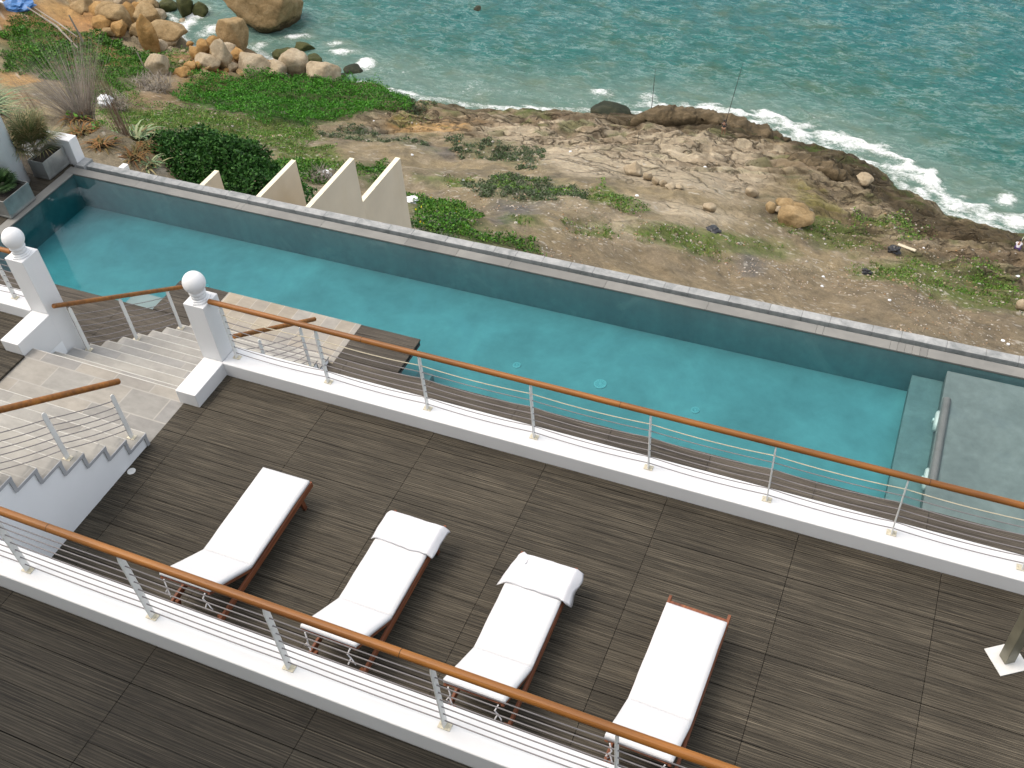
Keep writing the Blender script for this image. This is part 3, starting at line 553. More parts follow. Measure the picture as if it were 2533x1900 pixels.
# pool grates
def grate(x, y, r, label):
    e = empty('floor_grate', (x, y, -3.05)); tag(e, label, 'grate', 'white round grates in the pool floor')
    b = MB(); b.lathe((0, 0, 0), [(r, 0), (r, .012), (r-.012, .016)], 24); o = b.build('rim', M['grate_white'], e)
    b = MB()
    for k in range(12):
        a = k*math.pi/6; b.bar((r*.25*math.cos(a), r*.25*math.sin(a), .0175), (r*.85*math.cos(a), r*.85*math.sin(a), .0175), .0045, .004)
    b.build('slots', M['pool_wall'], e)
grate(-5.934, 12.154, .075, 'small white round grate in the pool floor nearest the stone platform')
grate(-4.350, 12.194, .115, 'large white round grate with radial slots in the pool floor')
grate(-2.614, 12.132, .075, 'small white round grate in the pool floor right of the large one')
grate(-12.792, 12.202, .075, 'small white round grate in the pool floor just behind the right ball finial')
def pool_light(y, label):
    e = empty('pool_light', (1.15, y, -2.47)); tag(e, label, 'pool light', 'white oval lamps on the step wall')
    b = MB(); n = 24
    prof = [(.20, .0), (.20, .02), (.17, .045), (.06, .052)]
    vs = [(-h, r*math.cos(2*math.pi*k/n)*1.05, r*math.sin(2*math.pi*k/n)*.62) for r, h in prof for k in range(n)]
    fs = [(i*n+k, i*n+(k+1) % n, (i+1)*n+(k+1) % n, (i+1)*n+k) for i in range(3) for k in range(n)]+[tuple(range(3*n, 4*n))]
    b.add(vs, fs); b.build('lens', M['light_lens'], e, smooth=True)
    b = MB(); b.box(-.075, -.04, -.03, .03, -.035, .03); b.build('clip', M['light_lens'], e, bevel=.005)
pool_light(12.62, 'white oval lamp on the wall of the shallow shelf, farther from the handrail')
pool_light(11.36, 'white oval lamp on the wall of the shallow shelf, half hidden by the handrail')
b = MB(); b.tube([(1.225, 11.18, -2.325), (1.222, 13.0, -2.325)], .062, 20)
tag(b.build('roller_pipe', M['pipe_grey'], smooth=False), 'grey round pipe lying along the edge of the shallow shelf', 'pipe')

# --- railings
def post_mesh(h=.955, w=.068, t=.014, lean=0):
    b = MB(); b.prism([(-w/2, .004), (w/2, .004), (w/2, h-.05), (w/2-.02, h), (-w/2+.012, h), (-w/2, h-.07)], 'x', -t/2, t/2); return b
def foot_mesh():
    b = MB(); b.box(-.055, .055, -.038, .038, .0005, .009)
    for x in (-.04, .04): b.lathe((x, .0, .009), [(.008, 0), (.008, .006)], 8)
    return b
_pm = post_mesh().build('post', M['steel'], bevel=.003, seg=1); _fm = foot_mesh().build('foot_plate', M['foot_cream'])
def railing(label, posts, tube, rot=0, nw=7, sag=.032, h=.955, wz0=.09, wdz=.1165, wend=None, r=.038, shift=None, top_wire='wire_steel'):
    """posts: list of base points; tube: end points of the wooden handrail"""
    o0 = Vector(posts[0]); e = empty('railing', o0); tag(e, label, 'railing')
    b = MB(); n = 24; p, q = Vector(tube[0])-o0, Vector(tube[1])-o0
    b.tube([p, q], r, 18); hr_ = b.build('handrail', M['rail_wood'], e, smooth=False, bevel=.006, seg=2)
    L_ = (q-p).length; t_ = 2.35; b = MB()
    while t_ < L_-.3:
        a_ = p+(q-p)*(t_/L_); b = MB(); b.tube([a_, a_+(q-p)*(.005/L_)], r+.0007, 18); b.build('joint', M['soil_dark'], hr_); t_ += 3.45
    for P in posts:
        c = _pm.copy(); col.objects.link(c); c.parent = e; c.location = Vector(P)-o0; c.rotation_euler = (0, 0, rot); c.scale = (1, 1, h/.955)
        f = _fm.copy(); col.objects.link(f); f.parent = c; f.rotation_euler = (0, 0, R(90) if rot else 0); f.scale = (1, 1, .955/h)
    ends = list(posts)
    if wend: ends = ([wend[0]] if wend[0] else [])+ends+([wend[1]] if wend[1] else [])
    for k in range(nw):
        b = MB(); z = wz0+wdz*k; pts = []
        for A, B_ in zip(ends[:-1], ends[1:]):
            A = Vector(A)-o0; B_ = Vector(B_)-o0
            for i in range(9):
                t = i/8; P = A.lerp(B_, t); P.z += z-sag*(1+.35*math.sin(k*2.1))*4*t*(1-t)*(B_-A).length/1.47; pts.append(P)
        b.tube(pts, .0062, 6); b.build('wire', M[top_wire if k == nw-1 else 'wire_steel'], e, smooth=True)
    return e
zB, zAt = .230, 2.066
xB = [-8.255+1.477*k for k in range(0, 10)]
xB = [-8.241, -6.757, -5.247, -3.739, -2.23, -.779, .640, 2.018, 3.45, 4.9]
railing('long railing with wooden handrail between the lounger deck and the pool',
        [(x, 7.981, zB) for x in xB], [(-8.402, 7.981, zB+.99), (5.2, 7.981, zB+.99)], top_wire='wire_cream')
railing('railing with wooden handrail nearest the camera, crossing in front of the loungers',
        [(x, 3.296, zAt) for x in (-8.45, -6.979, -5.508, -4.046, -2.544, -1.067, .40, 1.87)], [(-8.6, 3.296, zAt+.99), (2.6, 3.296, zAt+.99)], sag=.012)
railing('short railing on the far left low wall, ending at the left pillar',
        [(x, 7.981, zB) for x in (-15.2, -13.75, -12.30)], [(-15.4, 7.981, zB+.99), (-11.86, 7.981, zB+.99)], wend=(None, (-11.87, 7.981, zB)))
# upper flight rail, right hand side
xr = -8.75
railing('sloping handrail beside the upper stone steps, above the white side wall',
        [(xr, 6.23, rs), (xr, 5.29, rs*4), (xr, 4.36, rs*7)], [(xr, 6.41, 1.075), (xr, 3.5, 3.00)], nw=6, rot=R(90)*0, h=.80, wz0=.155, wdz=.108, sag=.03, r=.040)
railing('sloping handrail on the left side of the lower steps, starting at the left pillar',
        [(-11.42, 8.13, lz(4)), (-11.42, 9.05, lz(7)), (-11.42, 10.02, lz(10))], [(-11.42, 7.90, .318+.05), (-11.42, 10.36, -1.225)], nw=6, h=.88, wz0=.13, wdz=.12, sag=.03, r=.037)
railing('sloping handrail on the right side of the lower steps, seen through the long railing',
        [(-8.70, 8.96, lz(7)), (-8.70, 9.93, lz(10))], [(-8.66, 8.46, .085), (-8.66, 10.30, -1.135)], nw=6, h=.88, wz0=.13, wdz=.12, sag=.03, wend=((-8.70, 8.18, -.71), None), r=.037)
bpy.data.objects.remove(_pm); bpy.data.objects.remove(_fm)

# --- fins under the pool
def fin(x, ytip, label, th=.115, ztop=-3.0, top='beige_render_lit', face='beige_render'):
    e = empty('fin_wall', (x, 14.3, ztop)); tag(e, label, 'wall', 'beige dividing walls below the pool')
    b = MB(); b.box(x-th, x, 14.245, ytip, -24, ztop-.012); wparts(e, b, 'wall', M[face], bevel=.004)
    b = MB(); b.box(x-th-.004, x+.004, 14.245, ytip+.004, ztop-.011, ztop); wparts(e, b, 'capping', M[top], bevel=.003)
fin(-14.90, 15.80, 'beige dividing wall in front of the dark shrub, shortest and leftmost of four below the pool')
fin(-13.385, 16.72, 'beige dividing wall right of the dark shrub, second of the four below the pool')
fin(-12.10, 17.20, 'beige dividing wall with a daylit cream top, third of the four below the pool')
fin(-12.77, 20.22, 'beige dividing wall showing its whole face, rightmost of the four below the pool', th=.135, ztop=-5.0)
fin(-17.16, 15.36, 'white dividing wall tip peeking over the kerb near the far left pool corner', th=.14, ztop=-2.98, top='white_paint', face='white_paint')
fin(-16.30, 15.17, 'tiny white wall tip just visible over the kerb left of the beige walls', th=.12, ztop=-3.0, top='white_paint', face='white_paint')

# --- far left: column, wall, planters
b = MB(); b.lathe((-18.22, 12.93, 0), [(.47, ZP-.01), (.47, 6.5)], 48)
tag(b.build('round_column', M['white_wall'], smooth=True), 'tall smooth white round column at the left edge between the two planters', 'column')
b = MB(); b.box(-18.75, -17.22, 14.075, 14.33, -2.7, -1.60)
tag(b.build('end_wall', M['white_paint'], bevel=.012), 'short white wall behind the far planter at the pool corner', 'wall')
b = MB(); b.box(-17.218, -17.0, 14.0, 14.32, -2.7, ZP+.05)
tag(b.build('corner_block', M['coping_outer'], bevel=.01), 'grey concrete block at the far left pool corner', 'block')
def frond(mb, base, az, el, L, leaf, n=26, droop=.5, w=.012):
    """fan-palm leaf: a stalk and a fan of narrow blades"""
    d = Vector((math.cos(az)*math.cos(el), math.sin(az)*math.cos(el), math.sin(el)))
    tip = Vector(base)+d*L; mb.bar(base, tip, .012, .01)
    side = d.cross(Vector((0, 0, 1))).normalized(); upv = side.cross(d)
    for i in range(n):
        a = (i/(n-1)-.5)*math.pi*1.25
        dd = (d*math.cos(a)+side*math.sin(a)+upv*.12).normalized()
        ln = leaf*(1-.25*abs(a)/2)*random.uniform(.85, 1.05)
        p0 = tip; p1 = tip+dd*ln*.6; p2 = tip+dd*ln+Vector((0, 0, -droop*ln*.35))
        s_ = dd.cross(upv).normalized()*w
        nn = len(mb.v); mb.v += [tuple(p0-s_*.3), tuple(p0+s_*.3), tuple(p1+s_), tuple(p1-s_), tuple(p2)]
        mb.f += [(nn, nn+1, nn+2, nn+3), (nn+3, nn+2, nn+4)]
def planter(x0, x1, y0, y1, label, plabel, seed, palm_mat, scale=1.0, off=(0, 0)):
    e = empty('planter', ((x0+x1)/2, (y0+y1)/2, ZP)); tag(e, label, 'planter')
    b = MB(); z0, z1 = ZP+.03, ZP+.45; t = .018
    b.box(x0, x1, y0, y0+t, z0, z1); b.box(x0, x1, y1-t, y1, z0, z1); b.box(x0, x0+t, y0+t, y1-t, z0, z1); b.box(x1-t, x1, y0+t, y1-t, z0, z1)
    wparts(e, b, 'box', M['zinc'], bevel=.003)
    b = MB(); b.box(x0+.02, x1-.02, y0+.02, y1-.02, ZP+.001, z0-.001); b.box(x0-.008, x1+.008, y0-.008, y1+.008, z0, z0+.035); wparts(e, b, 'skirt', M['zinc'])
    b = MB(); b.box(x0+t, x1-t, y0+t, y1-t, z0+.04, z1-.07); wparts(e, b, 'soil', M['soil_dark'])
    random.seed(seed); cx, cy = (x0+x1)/2+off[0], (y0+y1)/2+off[1]
    p = empty('fan_palm', (cx, cy, z1-.07)); tag(p, plabel, 'palm')
    b = MB(); b.tube([(0, 0, 0), (0, 0, .12), (0, 0, .22*scale)], [.06, .05, .035], 10); b.build('trunk', M['leaf_grey'], p)
    b = MB()
    for i in range(34):
        az = i*2.4+random.uniform(-.2, .2); el = R(random.uniform(0, 78)); frond(b, (0, 0, .16*scale), az, el, random.uniform(.16, .34)*scale, .42*scale, 22)
    b.build('crown', M[palm_mat], p)
planter(-17.84, -17.41, 13.37, 14.04, 'rectangular zinc planter farther away, between the column and the short white wall', 'bushy fan palm with straw-tipped leaves growing in the farther planter', 4, 'leaf_palm_dry', 1.35, (-.22, -.02))
planter(-17.78, -17.22, 11.95, 12.70, 'rectangular zinc planter nearer, cut by the left edge of the photo', 'small dark fan palm growing in the nearer planter at the left edge', 9, 'leaf_palm', .62, (-.16, .10))

# --- deck lamp disc and steel mast
b = MB(); b.lathe((-8.555, 5.86, 0), [(.055, .0015), (.055, .006), (.048, .008)], 28)
tag(b.build('deck_light', M['plate_white']), 'small round pale floor light set in the deck at the foot of the stair wall', 'floor light')
e = empty('steel_mast', (2.005, 6.925, 0), math.atan2(-.267, .184)); tag(e, 'square steel mast standing on a white diamond-turned base plate at the right edge', 'mast')
b = MB(); b.box(-.163, .163, -.163, .163, .002, .014); b.build('base_plate', M['plate_white'], e, bevel=.002, seg=1)
b = MB(); b.box(-.058, .058, -.058, .058, .0145, 3.2); b.build('post', M['post_steel'], e, bevel=.006)

# --- the hotel wall the photograph is taken from (unseen behind the camera; added to darken near faces and bounce light)
e = empty('hotel_building', (-4, -1.25, ZA)); tag(e, 'pale unseen hotel wall behind the upper terrace, from which the picture is taken', 'building')
simple('hotel_render', (.80, .80, .78), .85, .08, .8, bump=.2)
b = MB(); b.box(-20, 9, -6, -1.25, -3, 13.5); wparts(e, b, 'wall', M['hotel_render'])
for x in (-13.5, -9.5, -5.5, -1.5, 2.5):
    for z in (ZA+.9, ZA+4.6):
        b = MB(); b.box(x-.75, x+.75, -1.249, -1.19, z, z+1.7); w_ = wparts(e, b, 'window', M['white_paint'])
        b = MB(); b.box(x-.66, x-.03, -1.189, -1.18, z+.08, z+1.62); b.box(x+.03, x+.66, -1.189, -1.18, z+.08, z+1.62)
        p_ = b.build('pane', M['zinc']); p_.parent = w_; pass

# ================================================================ LOUNGERS
def cushion_mesh(name, w, L, th, parent, loc, rx, seed, M_):
    """soft pad: grid box with slight puff and pinched edges, local y runs along the pad"""
    nx, ny = 14, 26; V = []; F = []
    rnd = Vector((seed*3.1, seed*1.7, 0))
    def edge(u): return 1-abs(2*u-1)**10
    for s_ in (1, -1):
        for j in range(ny+1):
            for i in range(nx+1):
                u, v = i/nx, j/ny; x = (u-.5)*w; y = v*L
                e_ = edge(u)*edge(v)
                z = th*.5+s_*th*.5*(.62+.38*e_)
                if s_ > 0: z += .0022*noise.noise(Vector((x*4, y*4, seed)))+.0012*noise.noise(Vector((x*14, y*14, seed)))
                x += .004*noise.noise(Vector((y*4, seed, u*3.)))*(abs(2*u-1) > .9)
                V.append((x, y, z))
    n = (nx+1)*(ny+1)
    for j in range(ny):
        for i in range(nx):
            a = j*(nx+1)+i; F.append((a, a+1, a+nx+2, a+nx+1)); F.append((n+a, n+a+nx+1, n+a+nx+2, n+a+1))
    for i in range(nx):
        F.append((i, n+i, n+i+1, i+1)); a = ny*(nx+1)+i; F.append((a, a+1, n+a+1, n+a))
    for j in range(ny):
        a = j*(nx+1); F.append((a, a+nx+1, n+a+nx+1, n+a)); a += nx; F.append((a, n+a, n+a+nx+1, a+nx+1))
    mb = MB(); mb.v = V; mb.f = F; o = mb.build(name, M_, parent, smooth=True); o.location = loc; o.rotation_euler = (rx, 0, 0)
    return o
def make_lounger():
    """origin on the deck under the hinge of seat and backrest; +y towards the foot end"""
    e = empty('sun_lounger')
    W = M['frame_wood']
    for s_ in (-1, 1):
        b = MB(); b.prism([(-.78, .20), (1.36, .235), (1.36, .320), (-.78, .29)], 'x', s_*.328-.016, s_*.328+.016); b.build('side_rail', W, e, bevel=.006)
    b = MB(); b.box(-.311, .311, 1.25, 1.30, .262, .312); b.build('foot_rail', W, e, bevel=.005)
    b = MB(); b.box(-.311, .311, -.75, -.715, .16, .285); b.build('head_rail', W, e, bevel=.005)
    b = MB()
    for k in range(11): b.box(-.311, .311, .03+k*.112, .03+k*.112+.07, .296, .314)
    b.build('slats', W, e, bevel=.003, seg=1)
    for sx in (-1, 1):
        for y, dy in ((-.62, -.10), (1.12, .04)):
            b = MB(); b.bar((sx*.285, y, .26), (sx*.285, y+dy, .0), .045, .06, (0, 1, 0)); b.build('leg', W, e, bevel=.006)
    a = math.atan2(.43, .64)
    f = empty('back_frame'); f.parent = e
    bpy.data.objects.remove(f)
    b = MB(); ca, sa = math.cos(a), math.sin(a)
    for sx in (-1, 1):
        b.bar((sx*.31, -.02, .315), (sx*.31, -.02-.76*ca, .315+.76*sa), .035, .045, (0, -sa, ca))
    for k in range(6):
        t = .1+k*.125; b.bar((-.29, -.02-t*ca, .328+t*sa), (.29, -.02-t*ca, .328+t*sa), .06, .016, (0, 0, 1))
    b.build('back_frame', W, e, bevel=.004)
    for sx in (-1, 1):
        b = MB(); b.bar((sx*.27, -.02-.55*ca, .31+.55*sa), (sx*.27, -.30, .25), .025, .035, (0, 1, 0)); b.build('strut', W, e, bevel=.004)
    cushion_mesh('seat_cushion', .665, 1.22, .062, e, (0, .005, .322), 0, 1.0, M['cushion'])
    c = cushion_mesh('back_cushion', .665, .785, .062, e, (0, -.005, .318+.002), 0, 2.0, M['cushion'])
    c.rotation_euler = (-a, 0, 0); c.scale = (1, -1, 1)
    # tie straps at the head end
    for sx, sw in ((-1, .03), (1, -.03)):
        b = MB(); x = sx*.27; y0, z0 = -.67, .74
        b.tube([(x, y0, z0), (x+sw, y0-.03, z0-.08), (x+sw*.3, y0-.02, z0-.16), (x+sw*1.4, y0-.05, z0-.25)], .008, 6); 
        b.tube([(x+sw*.3, y0-.02, z0-.15), (x-sw*.9, y0-.03, z0-.22), (x-sw*.5, y0-.01, z0-.29)], .007, 6); b.build('tie_strap', M['strap'], e)
    return e
LABS = ['wooden sun lounger with bare white cushions, nearest the stone stairs',
        'wooden sun lounger with a towel folded over its foot end, second from the stairs',
        'wooden sun lounger with a slightly crumpled towel on its foot end, third from the stairs',
        'wooden sun lounger with its wooden foot rail showing, farthest right of the four']
spots = [(-6.335, 4.945, .012), (-4.505, 4.915, -.004), (-2.845, 4.885, .003), (-1.150, 4.895, -.030)]
L0 = make_lounger()
for i, (x, y, rz) in enumerate(spots):
    o = L0 if i == 0 else copy_tree(L0)
    o.location = (x, y, .004); o.rotation_euler = (0, 0, rz)
    tag(o, LABS[i], 'sun lounger', 'sun loungers in a row on the deck')
for c_ in L0.children:               # the first cushion is pushed right to the foot end
    if c_.name.startswith('seat_cushion'): c_.scale = (1, 1.085, 1)
def towel(x, y, rz, seed, label, crumple):
    """folded bath towel lying across the foot end: three soft layers hanging a little over the sides"""
    V = []; F = []; nx, ny = 46, 22; W_, L_ = .80, .45
    def surf(u, v, lay):
        x_ = (u-.5)*W_; y_ = v*L_
        # wavy outline
        y_ += (.018+.03*crumple)*noise.noise(Vector((u*2.2, seed, lay*.3)))+(.010)*noise.noise(Vector((u*7, seed+3, 0)))
        x_ += (.015+.045*crumple)*noise.noise(Vector((v*2.1, seed+9, lay*.4)))*(1 if abs(u-.5) > .3 else .3)
        if crumple > .3: y_ += .05*max(0, 1-u*7)*(v-.2)*2; x_ += .05*max(0, 1-u*6)*(v > .5)*(v-.5)*2
        if crumple > .3: x_ -= .06*max(0, 1-u*5)*max(0, .35-v)*2.5
        return x_, y_
    def drop(x_, y_):
        d = 0
        if abs(x_) > .335: d += (abs(x_)-.335)*.9
        if y_ > .40: d += (y_-.40)*1.0
        return d
    for s_, zt in ((1, .034), (-1, .004)):
        for j in range(ny+1):
            for i in range(nx+1):
                u, v = i/nx, j/ny; x_, y_ = surf(u, v, s_)
                eg = (1-abs(2*u-1)**14)*(1-abs(2*v-1)**10)
                z = .004+(zt-.004)*(.35+.65*eg)
                z += .006*noise.noise(Vector((x_*9, y_*9, seed)))*(s_ > 0)+.016*crumple*noise.noise(Vector((x_*4, y_*5, seed+5)))*(s_ > 0)
                V.append((x_, y_, z-drop(x_, y_)))
    n = (nx+1)*(ny+1)
    for j in range(ny):
        for i in range(nx):
            a = j*(nx+1)+i; F.append((a, a+1, a+nx+2, a+nx+1)); F.append((n+a, n+a+nx+1, n+a+nx+2, n+a+1))
    for i in range(nx):
        F.append((i, n+i, n+i+1, i+1)); a = ny*(nx+1)+i; F.append((a, a+1, n+a+1, n+a))
    for j in range(ny):
        a = j*(nx+1); F.append((a, a+nx+1, n+a+nx+1, n+a)); a += nx; F.append((a, n+a, n+a+nx+1, a+nx+1))
    mb = MB(); mb.v = V; mb.f = F; mb2 = mb.build('towel', M['towel'], smooth=True); mb2.location = (x, y, .388); mb2.rotation_euler = (0, 0, rz)
    tag(mb2, label, 'towel'); return mb2
towel(-4.50, 5.78, -.004, 3, 'white towel folded neatly over the foot end of the second lounger', .1)
towel(-2.83, 5.755, .0, 8, 'white towel with rumpled corners over the foot end of the third lounger', 1.0)
# ================================================================ TERRAIN AND SEA
def inpoly(px, py, poly):
    r = np.zeros(px.shape, bool); n = len(poly)
    for i in range(n):
        x1, y1 = poly[i]; x2, y2 = poly[(i+1) % n]
        c = ((y1 > py) != (y2 > py))
        with np.errstate(divide='ignore', invalid='ignore'):
            xi = (x2-x1)*(py-y1)/(y2-y1+1e-12)+x1
        r ^= c & (px < xi)
    return r
def polymask(x, y, polys, warp=1.6, seed=0, soft=6):
    m = np.zeros(x.shape)
    for k in range(soft):
        wx = x+(fbm(x/3., y/3., seed+50+k, 3)-.5)*warp*3+(fbm(x/.7, y/.7, seed+90+k, 2)-.5)*warp
        wy = y+(fbm(x/3., y/3., seed+70+k, 3)-.5)*warp*3+(fbm(x/.7, y/.7, seed+110+k, 2)-.5)*warp
        mm = np.zeros(x.shape, bool)
        for p in polys: mm |= inpoly(wx, wy, p)
        m += mm
    return m/soft
NA, NR = 720, 640
az = np.linspace(R(-64), R(22), NA); rr = np.concatenate([np.geomspace(14.6, 52, 130)[:-1], np.geomspace(52, 112, 461)[:-1], np.geomspace(112, 210, 50)])
RR, AZ = np.meshgrid(rr, az, indexing='ij')
X = RR*np.sin(AZ); Y = RR*np.cos(AZ)
# keep the sheet beyond the pool wall
Y = np.maximum(Y, 14.26+0*Y)
D = shore(X, Y); Dn = D+(fbm(X/5., Y/5., 3)-.5)*3.0
DET = detail(X, Y, Dn); ZL = land_z(X, Y); Z = ZL+DET
def lerp(a, b, t): return a+(b-a)*t[..., None]
C_ = lambda *c: np.array(c, float)
colr = np.empty(X.shape+(3,)); colr[:] = C_(.235, .188, .112)
n1 = fbm(X/2.2, Y/2.2, 301, 5); n2 = fbm(X/.6, Y/.6, 302, 3); n3 = fbm(X/9, Y/9, 303, 4)
colr = lerp(colr, C_(.155, .130, .086), np.clip((n3-.42)*5, 0, 1)*.8)
colr = lerp(colr, C_(.28, .235, .165), np.clip((n1-.52)*6, 0, 1)*.6)
colr = lerp(colr, C_(.115, .10, .075), np.clip((.42-n1)*6, 0, 1)*.6)
for nm, c, a in (('soil', (.195, .150, .095), .6), ('pale', (.42, .355, .255), .85), ('ochre', (.42, .245, .085), .85), ('stain', (.11, .105, .10), .85), ('darkwet', (.085, .064, .036), .95), ('olive', (.135, .12, .025), .9)):
    colr = lerp(colr, C_(*c), polymask(X, Y, COLP[nm], 1.3, sum(map(ord, nm)) % 90)*a*np.clip(.55+n1, 0, 1))
for nm, c, a in (('lush', (.03, .085, .012), .95), ('weed', (.06, .085, .025), .85), ('mix', (.085, .125, .022), .85), ('sage', (.12, .135, .07), .7)):
    colr = lerp(colr, C_(*c), polymask(X, Y, PATCH[nm], 1.5, sum(map(ord, nm)) % 90)*a*np.clip(.5+n2, 0, 1))
# rock joints: darker where the rock steps down, green in damp cracks, wet dark band at the water line
u_ = X*.94+Y*.34; v_ = -X*.34+Y*.94
near = np.exp(-((np.clip(Dn, 0, None)-6)/10.)**2)*np.clip((X+62)/10, .15, 1)
crk = 1-np.abs(2*fbm(u_/3.2+n1, v_/1.1, 331, 5)-1)
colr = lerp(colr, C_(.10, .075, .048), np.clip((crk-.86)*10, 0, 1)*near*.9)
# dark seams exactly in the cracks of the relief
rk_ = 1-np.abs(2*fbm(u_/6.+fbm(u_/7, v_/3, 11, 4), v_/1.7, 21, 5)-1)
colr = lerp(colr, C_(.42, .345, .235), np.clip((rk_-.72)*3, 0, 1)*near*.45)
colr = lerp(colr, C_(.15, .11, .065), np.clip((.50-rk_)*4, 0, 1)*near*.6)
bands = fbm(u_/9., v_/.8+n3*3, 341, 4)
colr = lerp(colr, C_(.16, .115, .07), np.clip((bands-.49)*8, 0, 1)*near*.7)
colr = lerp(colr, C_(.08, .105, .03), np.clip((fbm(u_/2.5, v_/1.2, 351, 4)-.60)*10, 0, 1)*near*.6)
# west side: orange clay and dark scrub ground
west = np.clip((-X-70)/14, 0, 1)
colr = lerp(colr, C_(.36, .19, .075), west*np.clip((n3-.45)*6, 0, 1)*.7)
wet = np.clip(1-(Dn-.3)/2.2, 0, 1)
wetg = wet*np.where(n1 > .5, 1., .75)
colr = lerp(colr, C_(.055, .052, .028), wetg*.85*np.clip((X+62)/8, .3, 1))
dw_ = polymask(X, Y, COLP['darkwet'], 1.0, 33)*np.clip(.45+n1*.9+(crk-.6)*.6, 0, 1)
colr = lerp(colr, C_(.060, .046, .026), dw_*.9)
colr = lerp(colr, C_(.045, .085, .012), np.clip((fbm(u_/1.8, v_/.8, 371, 4)-.56)*12, 0, 1)*np.clip(1-(Dn-1)/5, 0, 1)*.85*np.clip((X+50)/8, 0, 1))
rocky = np.clip(near*1.2+polymask(X, Y, COLP['pale'], 1.5, 12)*.8, 0, 1)*(1-polymask(X, Y, PATCH['sage']+PATCH['lush'], 1.2, 4))
# chalky flecks of broken stone on the bare ground
fl = (vn(u_/.34, v_/.17, 401) > .84)*(fbm(X/3, Y/3, 402, 3) > .5)
colr = lerp(colr, C_(.44, .41, .35), fl*np.clip((Dn-12)/6, 0, 1)*.6)
F = []
idx = np.arange(NR*NA).reshape(NR, NA)
F = np.stack([idx[:-1, :-1], idx[:-1, 1:], idx[1:, 1:], idx[1:, :-1]], -1).reshape(-1, 4)[:, ::-1]
k = NM('terrain_ground', .9, .25)
at = k.n('ShaderNodeAttribute', attribute_name='albedo')
rk0 = k.n('ShaderNodeAttribute', attribute_name='rocky'); w1 = k.noise(k.world(), .9, 8, .7, .3); w2 = k.noise(k.world((1, 2.2, 1)), 6, 6, .7)
c = k.mix(at.outputs['Color'], k.ramp(w1, [(.30, .55), (.5, 1.0), (.70, 1.35)]), .85, 'MULTIPLY')
c = k.mix(c, k.ramp(w2, [(.32, .62), (.68, 1.35)]), k.math('SUBTRACT', .8, k.math('MULTIPLY', rk0.outputs['Fac'], .5)), 'MULTIPLY')
ar = k.n('ShaderNodeAttribute', attribute_name='rocky')
wv = k.n('ShaderNodeVectorMath', operation='ADD'); wn_ = k.n('ShaderNodeTexNoise'); k.l(k.world(), wn_.inputs['Vector']); wn_.inputs['Scale'].default_value = .45; wn_.inputs['Detail'].default_value = 5
ws = k.n('ShaderNodeVectorMath', operation='SCALE'); k.l(wn_.outputs['Color'], ws.inputs[0]); ws.inputs['Scale'].default_value = 3.2
k.l(k.world(), wv.inputs[0]); k.l(ws.outputs[0], wv.inputs[1])
mp_ = k.n('ShaderNodeMapping'); mp_.inputs['Rotation'].default_value = (0, 0, R(20)); mp_.inputs['Scale'].default_value = (.13, .42, .4); k.l(wv.outputs[0], mp_.inputs[0])
v1_ = k.n('ShaderNodeTexVoronoi', feature='DISTANCE_TO_EDGE'); k.l(mp_.outputs[0], v1_.inputs['Vector']); v1_.inputs['Scale'].default_value = 1.0
v2_ = k.n('ShaderNodeTexVoronoi', feature='DISTANCE_TO_EDGE'); k.l(mp_.outputs[0], v2_.inputs['Vector']); v2_.inputs['Scale'].default_value = 2.7
cm1 = k.ramp(v1_.outputs['Distance'], [(.0, 1.0), (.025, .5), (.06, 0.0)]); cm2 = k.ramp(v2_.outputs['Distance'], [(.0, .8), (.045, 0.0)])
crkm = k.math('MULTIPLY', k.math('MAXIMUM', cm1, k.math('MULTIPLY', cm2, k.ramp(w1, [(.45, 0.0), (.6, 1.0)]))), ar.outputs['Fac'])
c = k.mix(c, (.055, .042, .025), k.math('MULTIPLY', crkm, .85))
vc_ = k.n('ShaderNodeTexVoronoi'); k.l(mp_.outputs[0], vc_.inputs['Vector']); vc_.inputs['Scale'].default_value = 1.0
sc_ = k.n('ShaderNodeSeparateColor'); k.l(vc_.outputs['Color'], sc_.inputs[0])
c = k.mix(c, k.ramp(sc_.outputs[0], [(0, .78), (.5, 1.0), (1, 1.18)]), k.math('MULTIPLY', ar.outputs['Fac'], .7), 'MULTIPLY')
w3 = k.noise(k.world((1, 1.4, 1)), 24, 4, .8); c = k.mix(c, k.ramp(w3, [(.35, .70), (.65, 1.3)]), k.math('SUBTRACT', .55, k.math('MULTIPLY', rk0.outputs['Fac'], .35)), 'MULTIPLY')
pe = k.n('ShaderNodeTexVoronoi'); k.l(k.world((1, 1, 1)), pe.inputs['Vector']); pe.inputs['Scale'].default_value = 3.2
c = k.mix(c, (.48, .44, .38), k.math('MULTIPLY', k.ramp(pe.outputs['Distance'], [(.10, .6), (.17, 0.0)]), k.ramp(k.noise(k.world(), .5, 3), [(.5, 0.0), (.62, .8)])))
k.base(c)
k.bump(k.math('ADD', w2, k.math('MULTIPLY', k.math('ADD', w1, k.math('MULTIPLY', crkm, -.8)), 2.0)), .9, .12)
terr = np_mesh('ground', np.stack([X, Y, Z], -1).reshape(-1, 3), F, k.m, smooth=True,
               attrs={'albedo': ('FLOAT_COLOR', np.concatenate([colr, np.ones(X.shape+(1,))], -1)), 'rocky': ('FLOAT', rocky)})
tag(terr, kind='structure')

